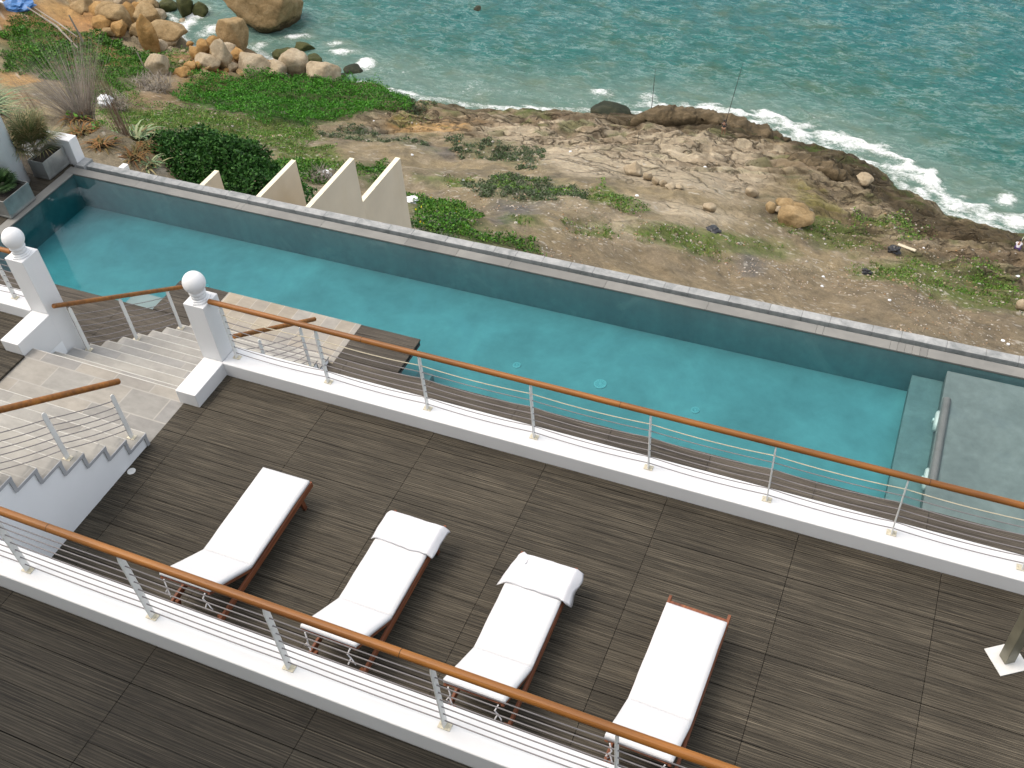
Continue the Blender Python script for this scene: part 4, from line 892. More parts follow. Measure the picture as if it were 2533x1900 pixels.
# --- sea
rs_ = np.concatenate([52*(300/52)**np.linspace(0, 1, 760), 300*(6000/300)**np.linspace(.03, 1, 34)])
azs = np.linspace(R(-66), R(30), 700)
RS, AS = np.meshgrid(rs_, azs, indexing='ij'); XS_ = RS*np.sin(AS); YS_ = RS*np.cos(AS)
DS = -shore(XS_, YS_)
wx = XS_+(fbm(XS_/9, YS_/9, 601, 3)-.5)*6; wy = YS_+(fbm(XS_/9, YS_/9, 602, 3)-.5)*6
def ridge(a, b, s, o): return (1-np.abs(2*fbm(a, b, s, o)-1))**2
ang = R(-8); ux = wx*math.cos(ang)+wy*math.sin(ang); uy = -wx*math.sin(ang)+wy*math.cos(ang)
H = ridge(ux/7., uy/2.9, 611, 2)*.30+ridge(ux/2.4, uy/1.0, 621, 3)*.20+(fbm(ux/.9, uy/.5, 631, 3)-.5)*.16+(fbm(XS_/22, YS_/16, 641, 3)-.5)*.5
damp = np.clip((1300-RS)/1000, 0, 1)*np.clip(.35+DS/14, .35, 1)
H = H*damp
foam = np.zeros(XS_.shape)
for fx, fy, fa, fb in FOAM:
    t = R(-12) if fx > -60 else R(20)
    dx = (XS_-fx)*math.cos(t)+(YS_-fy)*math.sin(t); dy = -(XS_-fx)*math.sin(t)+(YS_-fy)*math.cos(t)
    foam = np.maximum(foam, np.exp(-((dx/(fa*.75))**2+(dy/(fb*.75))**2)))
fn1 = fbm(XS_/3.2, YS_/1.6, 661, 4); fn2 = fbm(XS_/1.1, YS_/.6, 662, 3)
foam = foam*(.30+.62*fn1+.22*fn2)
surf = np.clip((XS_+36)/8, 0, 1)*np.exp(-((DS-2.4-(fn1-.5)*5)/1.25)**2)
foam = np.maximum(foam, surf*.70)
foam = np.maximum(foam, np.exp(-((DS-.3)/.9)**2)*.55)
foam = np.maximum(foam, .30*np.exp(-((DS-3)/6.)**2))
foam = foam*(.50+.72*fn1+.38*fn2)
crest = np.clip((ridge(ux/3.2, uy/1.25, 621, 3)-.80)*4, 0, 1)*.16*np.clip(1-DS/90, .25, 1)
foam = foam+crest*.6
H = H+np.clip(foam-.3, 0, 1)*(fbm(XS_/.8, YS_/.8, 651, 4)-.2)*1.3
idx = np.arange(RS.size).reshape(RS.shape)
Fs = np.stack([idx[:-1, :-1], idx[:-1, 1:], idx[1:, 1:], idx[1:, :-1]], -1).reshape(-1, 4)[:, ::-1]
k = NM('sea_water', .22, .5); k.b.inputs['IOR'].default_value = 1.33
af = k.n('ShaderNodeAttribute', attribute_name='foam'); ad = k.n('ShaderNodeAttribute', attribute_name='shore')
big = k.noise(k.world((1, 1.6, 1)), .045, 5, .6, .5); mid = k.noise(k.world((1, 2.4, 1)), .35, 5, .65, .4); fin_ = k.noise(k.world((1, 1.8, 1)), 2.6, 5, .75, .8)
dd = k.math('ADD', k.math('MULTIPLY', ad.outputs['Fac'], .01), k.math('MULTIPLY_ADD', big, .34)); dd = k.math('ADD', dd, -.17)
c = k.ramp(dd, [(.28, (.135, .195, .150)), (.40, (.066, .155, .118)), (.62, (.020, .132, .115)), (.95, (.001, .118, .135))])
hm = k.n('ShaderNodeSeparateColor'); 
c = k.mix(c, k.ramp(mid, [(.3, .72), (.7, 1.22)]), .75, 'MULTIPLY')
c = k.mix(c, (.085, .125, .055), k.ramp(k.noise(k.world((1, 1.3, 1)), .22, 6, .7, .3), [(.48, 0.0), (.68, .5)]))
lace = k.noise(k.world((.55, 1.5, 1)), .75, 6, .72, .6); lr = k.math('ABSOLUTE', k.math('SUBTRACT', lace, .5))
lmask = k.math('MULTIPLY', k.ramp(lr, [(.0, .62), (.018, .35), (.045, 0.0)]), k.ramp(mid, [(.42, 0.1), (.6, 1.0)]))
c = k.mix(c, (.28, .40, .385), lmask)
fm = k.math('ADD', af.outputs['Fac'], k.math('MULTIPLY', k.math('SUBTRACT', fin_, .5), 1.25))
fm = k.math('ADD', fm, k.math('MULTIPLY', k.math('SUBTRACT', mid, .5), .5))
fmask = k.ramp(fm, [(.46, 0.0), (.80, 1.0)])
milky = k.ramp(af.outputs['Fac'], [(.05, 0.0), (.6, .6)])
c = k.mix(c, (.27, .33, .27), milky); c = k.mix(c, (.82, .85, .85), fmask)
k.base(c); k.l(k.ramp(fmask, [(0, .2), (1, .8)]), k.b.inputs['Roughness'])
k.bump(k.math('ADD', k.math('MULTIPLY', mid, 1.0), k.math('MULTIPLY', fin_, .7)), .9, .42)
sea = np_mesh('sea', np.stack([XS_, YS_, SEA_Z+H], -1).reshape(-1, 3), Fs, k.m, smooth=True,
              attrs={'foam': ('FLOAT', foam), 'shore': ('FLOAT', np.clip(DS, 0, 400))})
tag(sea, kind='structure')

def gz(x, y):
    return float(ground(np.array([x]), np.array([y]))[0])

# ================================================================ ROCKS
def rock_mat(name, cs, wetc=None):
    k = NM(name, .85, .3)
    a = k.noise(k.world((1, 1, 1.4)), .8, 6, .65, .5); b_ = k.noise(k.world(), 5, 6, .7)
    c = k.ramp(a, [(.28, cs[0]), (.5, cs[1]), (.72, cs[2])]); c = k.mix(c, k.ramp(b_, [(.3, .7), (.7, 1.25)]), .7, 'MULTIPLY')
    if wetc:                                    # dark tide mark around the foot of the rock
        sp = k.n('ShaderNodeSeparateXYZ'); k.l(k.world(), sp.inputs[0])
        hgt = k.math('ADD', k.math('SUBTRACT', sp.outputs[2], wetc[1]), k.math('MULTIPLY', k.math('SUBTRACT', a, .5), wetc[2]*1.6))
        c = k.mix(c, wetc[0], k.ramp(k.math('DIVIDE', hgt, wetc[2]), [(.3, .92), (.75, 0.0)]))
    wv = k.n('ShaderNodeVectorMath', operation='ADD'); k.l(k.world(), wv.inputs[0]); wn_ = k.n('ShaderNodeTexNoise'); k.l(k.world(), wn_.inputs['Vector']); wn_.inputs['Scale'].default_value = .9; k.l(wn_.outputs['Color'], wv.inputs[1])
    vo = k.n('ShaderNodeTexVoronoi', feature='DISTANCE_TO_EDGE'); k.l(wv.outputs[0], vo.inputs['Vector']); vo.inputs['Scale'].default_value = .35
    ck = k.ramp(vo.outputs['Distance'], [(.0, .85), (.03, 0.0)]); ck = k.math('MULTIPLY', ck, .15)
    k.base(c); k.bump(k.math('SUBTRACT', k.math('ADD', b_, a), ck), .9, .10); M[name] = k.m
rock_mat('rock_tan', [(.17, .115, .05), (.28, .195, .095), (.37, .275, .15)], ((.045, .035, .016), -49.7, 1.7))
rock_mat('rock_pale', [(.24, .185, .115), (.34, .275, .185), (.43, .365, .265)])
rock_mat('rock_ochre', [(.20, .11, .035), (.30, .175, .06), (.38, .25, .11)])
rock_mat('rock_moss', [(.030, .034, .012), (.055, .060, .018), (.085, .085, .03)])
rock_mat('rock_wet', [(.010, .013, .008), (.020, .025, .013), (.045, .045, .025)])
def boulder(x, y, w, dep, hgt, mat, seed, sub=4, sink=.22, zb=None, facet=.5):
    bm = bmesh.new(); bmesh.ops.create_icosphere(bm, subdivisions=sub, radius=1)
    rnd = random.Random(seed); planes = []
    for i in range(13):
        n_ = Vector((rnd.gauss(0, 1), rnd.gauss(0, 1), rnd.gauss(.25, .9))).normalized(); planes.append((n_, rnd.uniform(.55, .88)))
    off = Vector((seed*1.37, seed*.73, seed*.29))
    for v in bm.verts:
        p = v.co.copy()
        for n_, d_ in planes:
            t = p.dot(n_)
            if t > d_: p -= n_*(t-d_)*(.72+facet*.26)
        p *= 1+.15*noise.noise(p*1.3+off)+.05*noise.noise(p*3.7+off)+.03*noise.noise(p*9+off)
        v.co = p
    sx = max(v.co.x for v in bm.verts)-min(v.co.x for v in bm.verts); sy = max(v.co.y for v in bm.verts)-min(v.co.y for v in bm.verts); sz = max(v.co.z for v in bm.verts)-min(v.co.z for v in bm.verts)
    zmin = min(v.co.z for v in bm.verts)
    for v in bm.verts:
        v.co = Vector((v.co.x*w/sx, v.co.y*dep/sy, (v.co.z-zmin)*hgt/sz))
    me = bpy.data.meshes.new('boulder'); bm.to_mesh(me); bm.free()
    o = link_mesh('boulder', me, mat, smooth=True)
    z = gz(x, y) if zb is None else zb
    if zb is None: z = max(z, SEA_Z-.1)
    o.location = (x, y, z-hgt*sink); o.rotation_euler = (0, 0, rnd.uniform(-.35, .35)-.2)
    return o
rowgroup = []
for i, (x, y, w, h, ty, lab) in enumerate(BOULD):
    if i == 0:
        o = boulder(x, y+2.0, w*1.06, w*.75, h*1.75, M['rock_tan'], 3, 5, .08, SEA_Z-.2, .3)
    else:
        dep = w*.85; H_ = math.sqrt(max(h*h-(dep*.5)**2, (w*.38)**2))/.8
        d_ = float(shore(np.array([x]), np.array([y]))[0])
        fs_ = (.92, .95, .8) if ty == 'wet' else (1.16, 1.1, 1.4)
        o = boulder(x, y, w*fs_[0], dep*fs_[1], H_*fs_[2], M['rock_'+ty], i*7+2, 4 if w > 1.2 else 3, .14, None if d_ > 0 else SEA_Z-.25)
    if ty in ('moss', 'wet'): o.name = 'sea_rock'
    if lab == 'ROW': tag(o, 'small whitish stone in the short row under the edge of the big slab', 'rock', 'stones in a row under the slab edge')
    else: tag(o, lab, 'rock', 'dark rocks in the water' if ty in ('moss', 'wet') else 'boulders along the shore')
for i, (x, y, w, h) in enumerate(HEADB):
    d_ = float(shore(np.array([x]), np.array([y]))[0])
    o = boulder(x, y, w*1.15, w*1.0, max(h*1.15, w*.6), M[['rock_ochre', 'rock_tan', 'rock_pale'][i % 3]], 150+i*3, 4, .18, None if d_ > 0 else SEA_Z-.3)
    tag(o, 'medium boulder packed among the others in the headland boulder heap', 'rock', 'packed headland boulders')
for i, (x, y, w) in enumerate(COB):
    o = boulder(x, y, w*1.1, w*.9, w*.75, M['rock_ochre' if i % 4 else 'rock_pale'], 300+i, 2, .2); o.name = 'cobble'
    tag(o, 'rounded orange-tan stone in the cobble heap below the headland boulders', 'rock', 'stones of the cobble heap')

# long rock ledge lying along the surf and the slabs behind it
def ledge(pts, w, h, mat, label, seed):
    """rock bar following pts (x,y); irregular section"""
    V = []; F = []; P = [Vector((p[0], p[1], 0)) for p in pts]; n = 130; m = 22
    L = [0]
    for a, b_ in zip(P[:-1], P[1:]): L.append(L[-1]+(b_-a).length)
    def at_(t):
        s_ = t*L[-1]
        for i in range(len(P)-1):
            if s_ <= L[i+1] or i == len(P)-2:
                q = P[i].lerp(P[i+1], (s_-L[i])/(L[i+1]-L[i])); return q, (P[i+1]-P[i]).normalized()
    c0 = P[0]; g3 = [max(gz(*p), SEA_Z) for p in (pts[0], pts[-1], pts[len(pts)//2])]; zl = (g3[0], g3[1], min(g3[2], max(g3[:2])+.6))
    for i in range(n+1):
        t = i/n; q, d_ = at_(t); s2 = Vector((-d_.y, d_.x, 0)); taper = min(1, t*5+.25, (1-t)*4+.2)
        ww = w*taper*(1+.35*noise.noise(Vector((t*L[-1]/3, seed, 0)))); hh = h*taper*(1+.45*noise.noise(Vector((t*L[-1]/2.2, seed+4, 0))))
        zb = zl[0]+(zl[1]-zl[0])*t+.25*math.sin(t*math.pi)*(zl[2]-.5*(zl[0]+zl[1]))*4*.9-.55
        for j in range(m):
            a = math.pi*2*j/m; ca, sa = math.cos(a), math.sin(a)
            px = q+s2*(ww*.5*(abs(ca)**.7)*(1 if ca > 0 else -1)); pz = zb+.5*hh+(.5*hh+.25)*((abs(sa)**.6)*(1 if sa > 0 else -1))
            nz = .30*noise.noise(Vector((px.x*.8, px.y*.8, pz*2.6+seed)))+.30*(.5-abs(noise.noise(Vector((px.x*1.5, px.y*1.5, pz*2+seed)))))+.09*noise.noise(Vector((px.x*4.6, px.y*4.6, pz*5)))
            V.append((px.x-c0.x+nz, px.y-c0.y+nz*.5, pz+nz))
    for i in range(n):
        for j in range(m): F.append((i*m+j, i*m+(j+1) % m, (i+1)*m+(j+1) % m, (i+1)*m+j))
    mb = MB(); mb.v = V; mb.f = F+[tuple(range(m)), tuple(range(n*m, n*m+m))]
    o = mb.build('rock_ledge', mat, smooth=True); o.location = (c0.x, c0.y, 0); return tag(o, label, 'rock')
rock_mat('rock_ledge_dark', [(.03, .024, .012), (.085, .062, .032), (.18, .135, .08)])
rock_mat('rock_slab', [(.22, .17, .12), (.40, .34, .25), (.53, .46, .36)])
for pts, w_, h_, mt, lb in (
    (LEDGE1, 2.3, 1.2, 'rock_ledge_dark', 'long dark wet rock ledge lying along the surf line'),
    (SLAB5, 1.6, .5, 'rock_ledge_dark', 'dark cracked slab behind the small boulder pile')):
    ledge(pts, w_, h_, M[mt], lb, len(lb))

# ================================================================ VEGETATION
leaf_mat('leaf_dry2', [(.13, .06, .02), (.22, .11, .04), (.10, .09, .03), (.05, .03, .015)], .8, .2)
leaf_mat('leaf_weed2', [(.03, .10, .010), (.07, .18, .016), (.13, .25, .03), (.15, .19, .05)])
rng = np.random.default_rng(12)
def scatter(polys, dens):
    out = []
    for p in polys:
        a = np.array(p); x0, y0 = a.min(0)-1; x1, y1 = a.max(0)+1
        n = int((x1-x0)*(y1-y0)*dens); px = rng.uniform(x0, x1, n); py = rng.uniform(y0, y1, n)
        wx = px+(fbm(px/2.5, py/2.5, 71, 3)-.5)*5; wy = py+(fbm(px/2.5, py/2.5, 72, 3)-.5)*5
        k = inpoly(wx, wy, p) & (shore(px, py) > .6); out.append(np.stack([px[k], py[k]], 1))
    return np.concatenate(out)
def blades(P, Zg, hgt, nb, wid, spread, rnd=rng):
    """nb leaning blades per tuft at P (n,2); returns V, F (triangles, one island each)"""
    n = len(P)*nb; base = np.repeat(P, nb, 0)+rnd.normal(0, spread*.4, (n, 2)); z = np.repeat(Zg, nb)
    h = np.repeat(hgt, nb)*rnd.uniform(.55, 1.15, n); a = rnd.uniform(0, 2*np.pi, n); ln = rnd.uniform(.15, .95, n)
    w_ = np.repeat(wid, nb) if np.ndim(wid) else np.full(n, wid)
    dx, dy = np.cos(a), np.sin(a)
    v0 = np.stack([base[:, 0]-dy*w_, base[:, 1]+dx*w_, z-.05], 1); v1 = np.stack([base[:, 0]+dy*w_, base[:, 1]-dx*w_, z-.05], 1)
    v2 = np.stack([base[:, 0]+dx*h*ln, base[:, 1]+dy*h*ln, z+h*(1-.35*ln)], 1)
    V = np.stack([v0, v1, v2], 1).reshape(-1, 3); F = np.arange(3*n).reshape(-1, 3); return V, F
def cluster_leaves(P, size, up=.5, rnd=rng):
    """small diamond leaves at P (n,3)"""
    n = len(P); d = rnd.normal(0, 1, (n, 3)); d[:, 2] = d[:, 2]*.6+up; d /= np.linalg.norm(d, axis=1)[:, None]
    q = rnd.normal(0, 1, (n, 3)); s_ = np.cross(d, q); s_ /= np.linalg.norm(s_, axis=1)[:, None]
    L = (size*rnd.uniform(.6, 1.3, n))[:, None]; W_ = L*.30
    V = np.stack([P, P+d*L*.5+s_*W_, P+d*L, P+d*L*.5-s_*W_], 1).reshape(-1, 3)
    return V, np.arange(4*n).reshape(-1, 4)
def veg(name, polys, dens, h, w, nb, mat, label, cat, hvar=.5):
    P = scatter(polys, dens); Zg = ground(P[:, 0], P[:, 1])
    cl = fbm(P[:, 0]/1.3, P[:, 1]/1.3, 81, 3); keep = rng.uniform(0, 1, len(P)) < np.clip((cl-.30)*5, .12, 1); P = P[keep]; Zg = Zg[keep]; cl = cl[keep]
    V, F = blades(P, Zg, h*(1-hvar+2*hvar*np.clip((cl-.3)*2, 0, 1)), nb, w, h)
    o = np_mesh(name, V, F, M[mat]); tag(o, label, cat, kind='stuff'); return o
def mat_of_leaves(name, polys, dens, amp, size, mat, label, cat, thr=.0, sc=1.6):
    P = scatter(polys, dens); cl = fbm(P[:, 0]/sc, P[:, 1]/sc, 83, 4); k_ = cl > thr; P = P[k_]; cl = cl[k_]
    z = ground(P[:, 0], P[:, 1])+amp*np.clip((cl-.25)*2.2, 0, 1.4)*rng.uniform(.35, 1.0, len(P))
    V, F = cluster_leaves(np.stack([P[:, 0], P[:, 1], z], 1), size, .75); o = np_mesh(name, V, F, M[mat]); return tag(o, label, cat, kind='stuff')
mat_of_leaves('grass', PATCH['lush'], 105, 1.15, .19, 'leaf_lush', 'thick bright green plant mat between the boulders and the bare rock', 'ground cover')
mat_of_leaves('ground_cover', PATCH['weed'], 70, .60, .19, 'leaf_weed', 'green weeds covering the western slope and pockets behind the pool', 'ground cover', .30)
mat_of_leaves('ground_cover', PATCH['mix'], 30, .22, .13, 'leaf_mix', 'thin yellow-green growth on the rubble and rock', 'ground cover', .44, 1.0)
mat_of_leaves('ground_cover', GREEN2, 55, .38, .16, 'leaf_weed2', 'patchy fresh green growth between the dark shrub and the bright plant mat', 'ground cover', .38, 2.2)
veg('weeds', PATCH['weed'], 3.0, .34, .03, 10, 'leaf_weed', 'dark green weeds on the western slope and in pockets behind the pool', 'weeds')
veg('dry_grass', PATCH['mix'], 4.0, .24, .024, 10, 'leaf_mix', 'sparse yellowish grass among the rubble', 'grass', .7)
# grey-green low scrub: rounded hummocks of small leaves
P = scatter(PATCH['sage'], 3.4); Zg = ground(P[:, 0], P[:, 1]); n = 46
r_ = rng.uniform(.22, .5, len(P)); q = rng.normal(0, 1, (len(P), n, 3)); q[..., 2] = np.abs(q[..., 2]); q /= np.linalg.norm(q, axis=2)[..., None]
pp = np.stack([P[:, 0], P[:, 1], Zg-.05], 1)[:, None]+q*r_[:, None, None]*rng.uniform(.6, 1.05, (len(P), n, 1))*np.array([1, 1, .85])
V, F = cluster_leaves(pp.reshape(-1, 3), .17); o = np_mesh('scrub', V, F, M['leaf_sage']); tag(o, 'low grey-green scrub in hummocks on the rock', 'scrub', kind='stuff')
# clumps of darker scrub on the left slope
P = scatter(PATCH['weed'][:1], .30); P = P[fbm(P[:, 0]/5, P[:, 1]/5, 77, 2) > .48]; Zg = ground(P[:, 0], P[:, 1]); n = 150
r_ = rng.uniform(.6, 1.5, len(P)); q = rng.normal(0, 1, (len(P), n, 3)); q[..., 2] = np.abs(q[..., 2]); q /= np.linalg.norm(q, axis=2)[..., None]
pp = np.stack([P[:, 0], P[:, 1], Zg-.1], 1)[:, None]+q*r_[:, None, None]*rng.uniform(.55, 1.05, (len(P), n, 1))*np.array([1, 1, .7])
V, F = cluster_leaves(pp.reshape(-1, 3), .30); o = np_mesh('thicket', V, F, M['leaf_weed']); tag(o, 'dark bushy scrub on the western slope', 'scrub', kind='stuff')
# yellow flowers
P = scatter([PATCH['weed'][-1], PATCH['mix'][6]], .22); P = P[:260]; Zg = ground(P[:, 0], P[:, 1])
V, F = cluster_leaves(np.stack([P[:, 0], P[:, 1], Zg+.38], 1), .17); o = np_mesh('flowers', V, F, M['flower_yellow']); tag(o, 'scattered yellow flowers among the weeds', 'flowers', kind='stuff')
# rubble: small broken stones and litter on the bare ground
AREA = [[(-34, 48), (-20, 45), (0, 50), (16, 52), (16, 80), (4, 78), (-8, 74), (-18, 66), (-34, 60)]]
def rubble(polys, dens, smin, smax, mat, label, name, thr):
    P = scatter(polys, dens); f_ = fbm(P[:, 0]/4, P[:, 1]/4, 95, 4); P = P[f_ > thr]; Zg = ground(P[:, 0], P[:, 1]); n = len(P)
    s_ = rng.uniform(smin, smax, n)**1.0; V = np.array([(1, 0, 0), (0, 1, 0), (-1, 0, 0), (0, -1, 0), (0, 0, .7), (0, 0, -.5)], float)
    VV = V[None]*s_[:, None, None]*rng.uniform(.5, 1.3, (n, 1, 3))+rng.normal(0, .12, (n, 6, 3))*s_[:, None, None]
    a = rng.uniform(0, 6.28, n); ca, sa = np.cos(a), np.sin(a)
    VX = VV[..., 0]*ca[:, None]-VV[..., 1]*sa[:, None]; VY = VV[..., 0]*sa[:, None]+VV[..., 1]*ca[:, None]
    VV = np.stack([VX+P[:, :1], VY+P[:, 1:], VV[..., 2]+Zg[:, None]], -1)
    Fb = np.array([(0, 1, 4), (1, 2, 4), (2, 3, 4), (3, 0, 4), (1, 0, 5), (2, 1, 5), (3, 2, 5), (0, 3, 5)])
    F = (Fb[None]+6*np.arange(n)[:, None, None]).reshape(-1, 3)
    o = np_mesh(name, VV.reshape(-1, 3), F, M[mat]); tag(o, label, 'rubble', kind='stuff')
leaf_mat('rubble_mix', [(.17, .13, .08), (.32, .27, .21), (.50, .47, .42), (.28, .16, .07), (.40, .35, .28)], .9, .2)
rubble(AREA, 4.5, .04, .12, 'rubble_mix', 'small broken stones and pale litter over the bare ground', 'rubble', .50)
rubble(PATCH['mix']+PATCH['sage'], 2.2, .06, .20, 'rubble_mix', 'pale stones among the sparse grass', 'rubble', .3)
rubble([[(p[0]*1.0, p[1]) for p in COLP['ochre'][3]]], 9, .08, .26, 'rock_ochre', 'loose orange gravel under the cobbles', 'gravel', .2)

# --- large glossy shrub beside the dividing walls
def shrub(name, lobes, nleaf, size, mat, label, cat, stems=14, group=None):
    c0 = Vector(lobes[0][0]); e = empty(name, (c0.x, c0.y, gz(c0.x, c0.y))); tag(e, label, cat, group)
    z0 = e.location.z; pts = []
    vol = np.array([r[0]*r[1]*r[2] for c, r in lobes])**.67; vol /= vol.sum()
    for (c, r), f in zip(lobes, vol):
        n = int(nleaf*f); q = rng.normal(0, 1, (n, 3)); q /= np.linalg.norm(q, axis=1)[:, None]
        q[:, 2] = np.where(q[:, 2] < -.35, -q[:, 2], q[:, 2])
        rad = rng.uniform(.62, 1.0, n)**.6; bump_ = 1+.34*(fbm(q[:, 0]*3.1+c[0], q[:, 1]*3.1+q[:, 2]*2.7+c[1], 7, 3)-.5)*2
        pts.append(q*rad[:, None]*bump_[:, None]*np.array(r)+np.array(c)-np.array([c0.x, c0.y, z0]))
    P = np.concatenate(pts)
    V, F = cluster_leaves(P, size, .45); np_mesh('foliage', V, F, M[mat], e)
    b = MB()
    for i in range(stems):
        c, r = lobes[i % len(lobes)]; a = random.uniform(0, 6.28)
        p1 = Vector(c)-Vector((c0.x, c0.y, z0))+Vector((math.cos(a)*r[0]*.6, math.sin(a)*r[1]*.6, random.uniform(-.1, .4)*r[2]))
        p0 = Vector((p1.x*.55, p1.y*.55, -.3)); b.tube([p0, p0.lerp(p1, .5)+Vector((.1, .05, .1)), p1], [.06, .045, .02], 6)
    b.build('stems', M['leaf_grey'], e)
    return e
sx, sy, sz = PTS['shrub']
random.seed(3)
shrub('shrub', [((-23.2, 23.4, -9.7), (1.9, 1.5, 1.7)), ((-21.7, 23.4, -9.6), (1.9, 1.5, 1.6)), ((-20.2, 22.7, -9.8), (1.9, 1.5, 1.4)), ((-21.6, 22.0, -10.6), (2.4, 1.4, 1.2)), ((-18.9, 22.3, -10.8), (1.4, 1.2, 1.1))],
      42000, .135, 'leaf_shrub', 'large dark glossy shrub beyond the pool kerb, left of the beige dividing walls', 'shrub')
def spray(name, x, y, n, L, w, mat, label, cat, lean=(0, 0), up=1.0, curl=.35, z=None, group=None, spread=.5):
    """arching strap leaves or dead stalks from one foot"""
    z = gz(x, y)-.1 if z is None else z
    V = []; F = []
    for i in range(n):
        a = random.uniform(0, 6.283); el = random.uniform(.35, 1.0)*up; l = L*random.uniform(.6, 1.1)
        d = Vector((math.cos(a)*spread+lean[0], math.sin(a)*spread+lean[1], el)).normalized()
        s_ = d.cross(Vector((0, 0, 1))).normalized()*w*random.uniform(.7, 1.2); p = Vector((random.gauss(0, .12), random.gauss(0, .12), 0)); k0 = len(V)
        seg = 4
        for j in range(seg+1):
            t = j/seg; ww = s_*(1-t*.9); q = p+d*l*t+Vector((0, 0, -curl*l*t*t)); V += [q-ww, q+ww]
        for j in range(seg): F.append((k0+2*j, k0+2*j+1, k0+2*j+3, k0+2*j+2))
    o = np_mesh(name, np.array([tuple(v) for v in V]), np.array(F), M[mat]); o.location = (x, y, z); tag(o, label, cat, group); return o
random.seed(21)
spray('agave', -25.6, 23.6, 60, 1.5, .075, 'leaf_agave', 'pale green strap-leaved clump at the left of the large dark shrub', 'plant', curl=.55)
spray('agave', -23.6, 22.0, 40, 1.0, .05, 'leaf_agave', 'small half-dry strap-leaved clump just above the pool kerb', 'plant', curl=.6)
for i, (x, y) in enumerate([(-26.8, 22.6), (-25.4, 21.9), (-24.6, 22.9), (-27.8, 23.4)]):
    spray('dry_clump', x, y, 90, 1.1, .045, 'leaf_dry2', ['russet dry clump at the foot of the grey dead stalks', 'russet dry clump nearest the pool corner', 'brown dry clump under the pale green one', 'brown dry clump behind the far planter'][i], 'plant', curl=.7, group='dry brown clumps by the pool corner')
spray('dead_brush', -27.6, 23.6, 520, 3.6, .008, 'leaf_grey', 'tall grey leafless brush leaning to the left behind the far planter', 'brush', lean=(-.34, .16), curl=.06, spread=.42)
spray('dead_stalk', -25.6, 23.3, 46, 3.0, .010, 'leaf_dry', 'thin dark dead stalk standing beside the grey brush', 'brush', lean=(-.12, .05), curl=.0, spread=.05)
spray('dead_stalk', -30.8, 24.6, 46, 3.0, .011, 'leaf_dry', 'reddish dead stalk leaning left of the grey brush', 'brush', lean=(-.42, .15), curl=.0, spread=.05)
spray('reed_clump', -34.4, 24.6, 420, 3.6, .05, 'leaf_palm_dry', 'tall green and straw reed clump at the left edge beside the column', 'reeds', lean=(-.1, .1), curl=.3, spread=.42)
spray('reed_clump', -31.5, 22.6, 300, 2.6, .05, 'leaf_agave', 'green strap-leaved clump behind the fan palm of the farther planter', 'reeds', curl=.5, spread=.6)
for i, (a_, b_) in enumerate([(-19.6, 25.4), (-18.0, 24.6), (-17.4, 24.2), (-17.0, 23.4)]):
    spray('dry_stalks', a_, b_, 34, 2.2, .014, 'leaf_grey', ['thin grey stalks rising above the middle of the dark shrub', 'thin grey stalks above the right shoulder of the shrub', 'brown stalks at the right edge of the shrub', 'brown stalks next to the second dividing wall'][i], 'stalks', lean=(-.1, .05), curl=.05, spread=.22, group='dry stalks round the shrub')
for i, (x, y, l_) in enumerate([(-24.2, 22.0, 'russet dry leaves between the pale clump and the dark shrub'), (-26.2, 24.6, 'brown dry clump behind the pale strap-leaved one'), (-29.4, 22.8, 'straw clump behind the farther planter'), (-28.8, 25.4, 'olive clump at the foot of the grey brush')]):
    spray('dry_clump', x, y, 110, 1.3, .03, ['leaf_dry2', 'leaf_dry2', 'leaf_palm_dry', 'leaf_agave'][i], l_, 'plant', curl=.7, group='dry brown clumps by the pool corner')
def dead_heap(x, y, r, n, label, mat='leaf_grey'):
    V = []; F = []; z = gz(x, y)
    for i in range(n):
        a = random.uniform(0, 6.283); rr_ = r*math.sqrt(random.random()); p = Vector((math.cos(a)*rr_, math.sin(a)*rr_*.7, random.uniform(0, .9)*(1-rr_/r*.6)))
        d = Vector((random.gauss(0, 1), random.gauss(0, 1), random.gauss(.3, .6))).normalized()*random.uniform(.5, 1.3)
        s_ = d.cross(Vector((0, 0, 1))).normalized()*.03; k0 = len(V); V += [p-s_, p+s_, p+d+s_*.4, p+d-s_*.4]; F.append((k0, k0+1, k0+2, k0+3))
    o = np_mesh('brushwood', np.array([tuple(v) for v in V]), np.array(F), M[mat]); o.location = (x, y, z); tag(o, label, 'brushwood', 'heaps of dead brushwood')
dead_heap(*PTS['dead2'][:2], 2.6, 520, 'grey heap of dead brushwood left of the bright green grass')
dead_heap(*PTS['dead3'][:2], 2.0, 360, 'pinkish heap of dead brushwood with white sheets in it')
dead_heap(*PTS['debris1'][:2], 1.2, 200, 'heap of broken sticks between the second and third dividing walls')
def post(x, y, h, r, label, lean=(0, 0), mat='leaf_grey', name='wooden_post', group=None):
    b = MB(); z = gz(x, y); b.tube([(0, 0, -.3), (lean[0]*.5, lean[1]*.5, h*.5), (lean[0], lean[1], h)], [r, r*.9, r*.7], 7)
    o = b.build(name, M[mat]); o.location = (x, y, z); tag(o, label, 'post' if name != 'fishing_rod' else 'fishing rod', group); return o
post(*PTS['post1'][:2], 3.6, .13, 'leaning grey dead trunk on the far left slope', (-1.0, .2))
post(*PTS['post2'][:2], 2.2, .08, 'short grey stake left of the pale boulder in the weeds', (-.5, .1))
b = MB(); x, y = PTS['branch'][:2]; z = gz(x, y)+.5; b.tube([(-5.5, 1.6, 1.2), (0, 0, .2), (5.2, -2.8, -.4)], [.06, .14, .09], 7); b.tube([(-5.0, 2.2, .9), (0, .5, .3), (4.0, -1.2, 0)], [.05, .10, .06], 7)
o = b.build('fallen_branch', M['leaf_grey']); o.location = (x, y, z); tag(o, 'long grey fallen branches lying across the far left slope', 'branch')
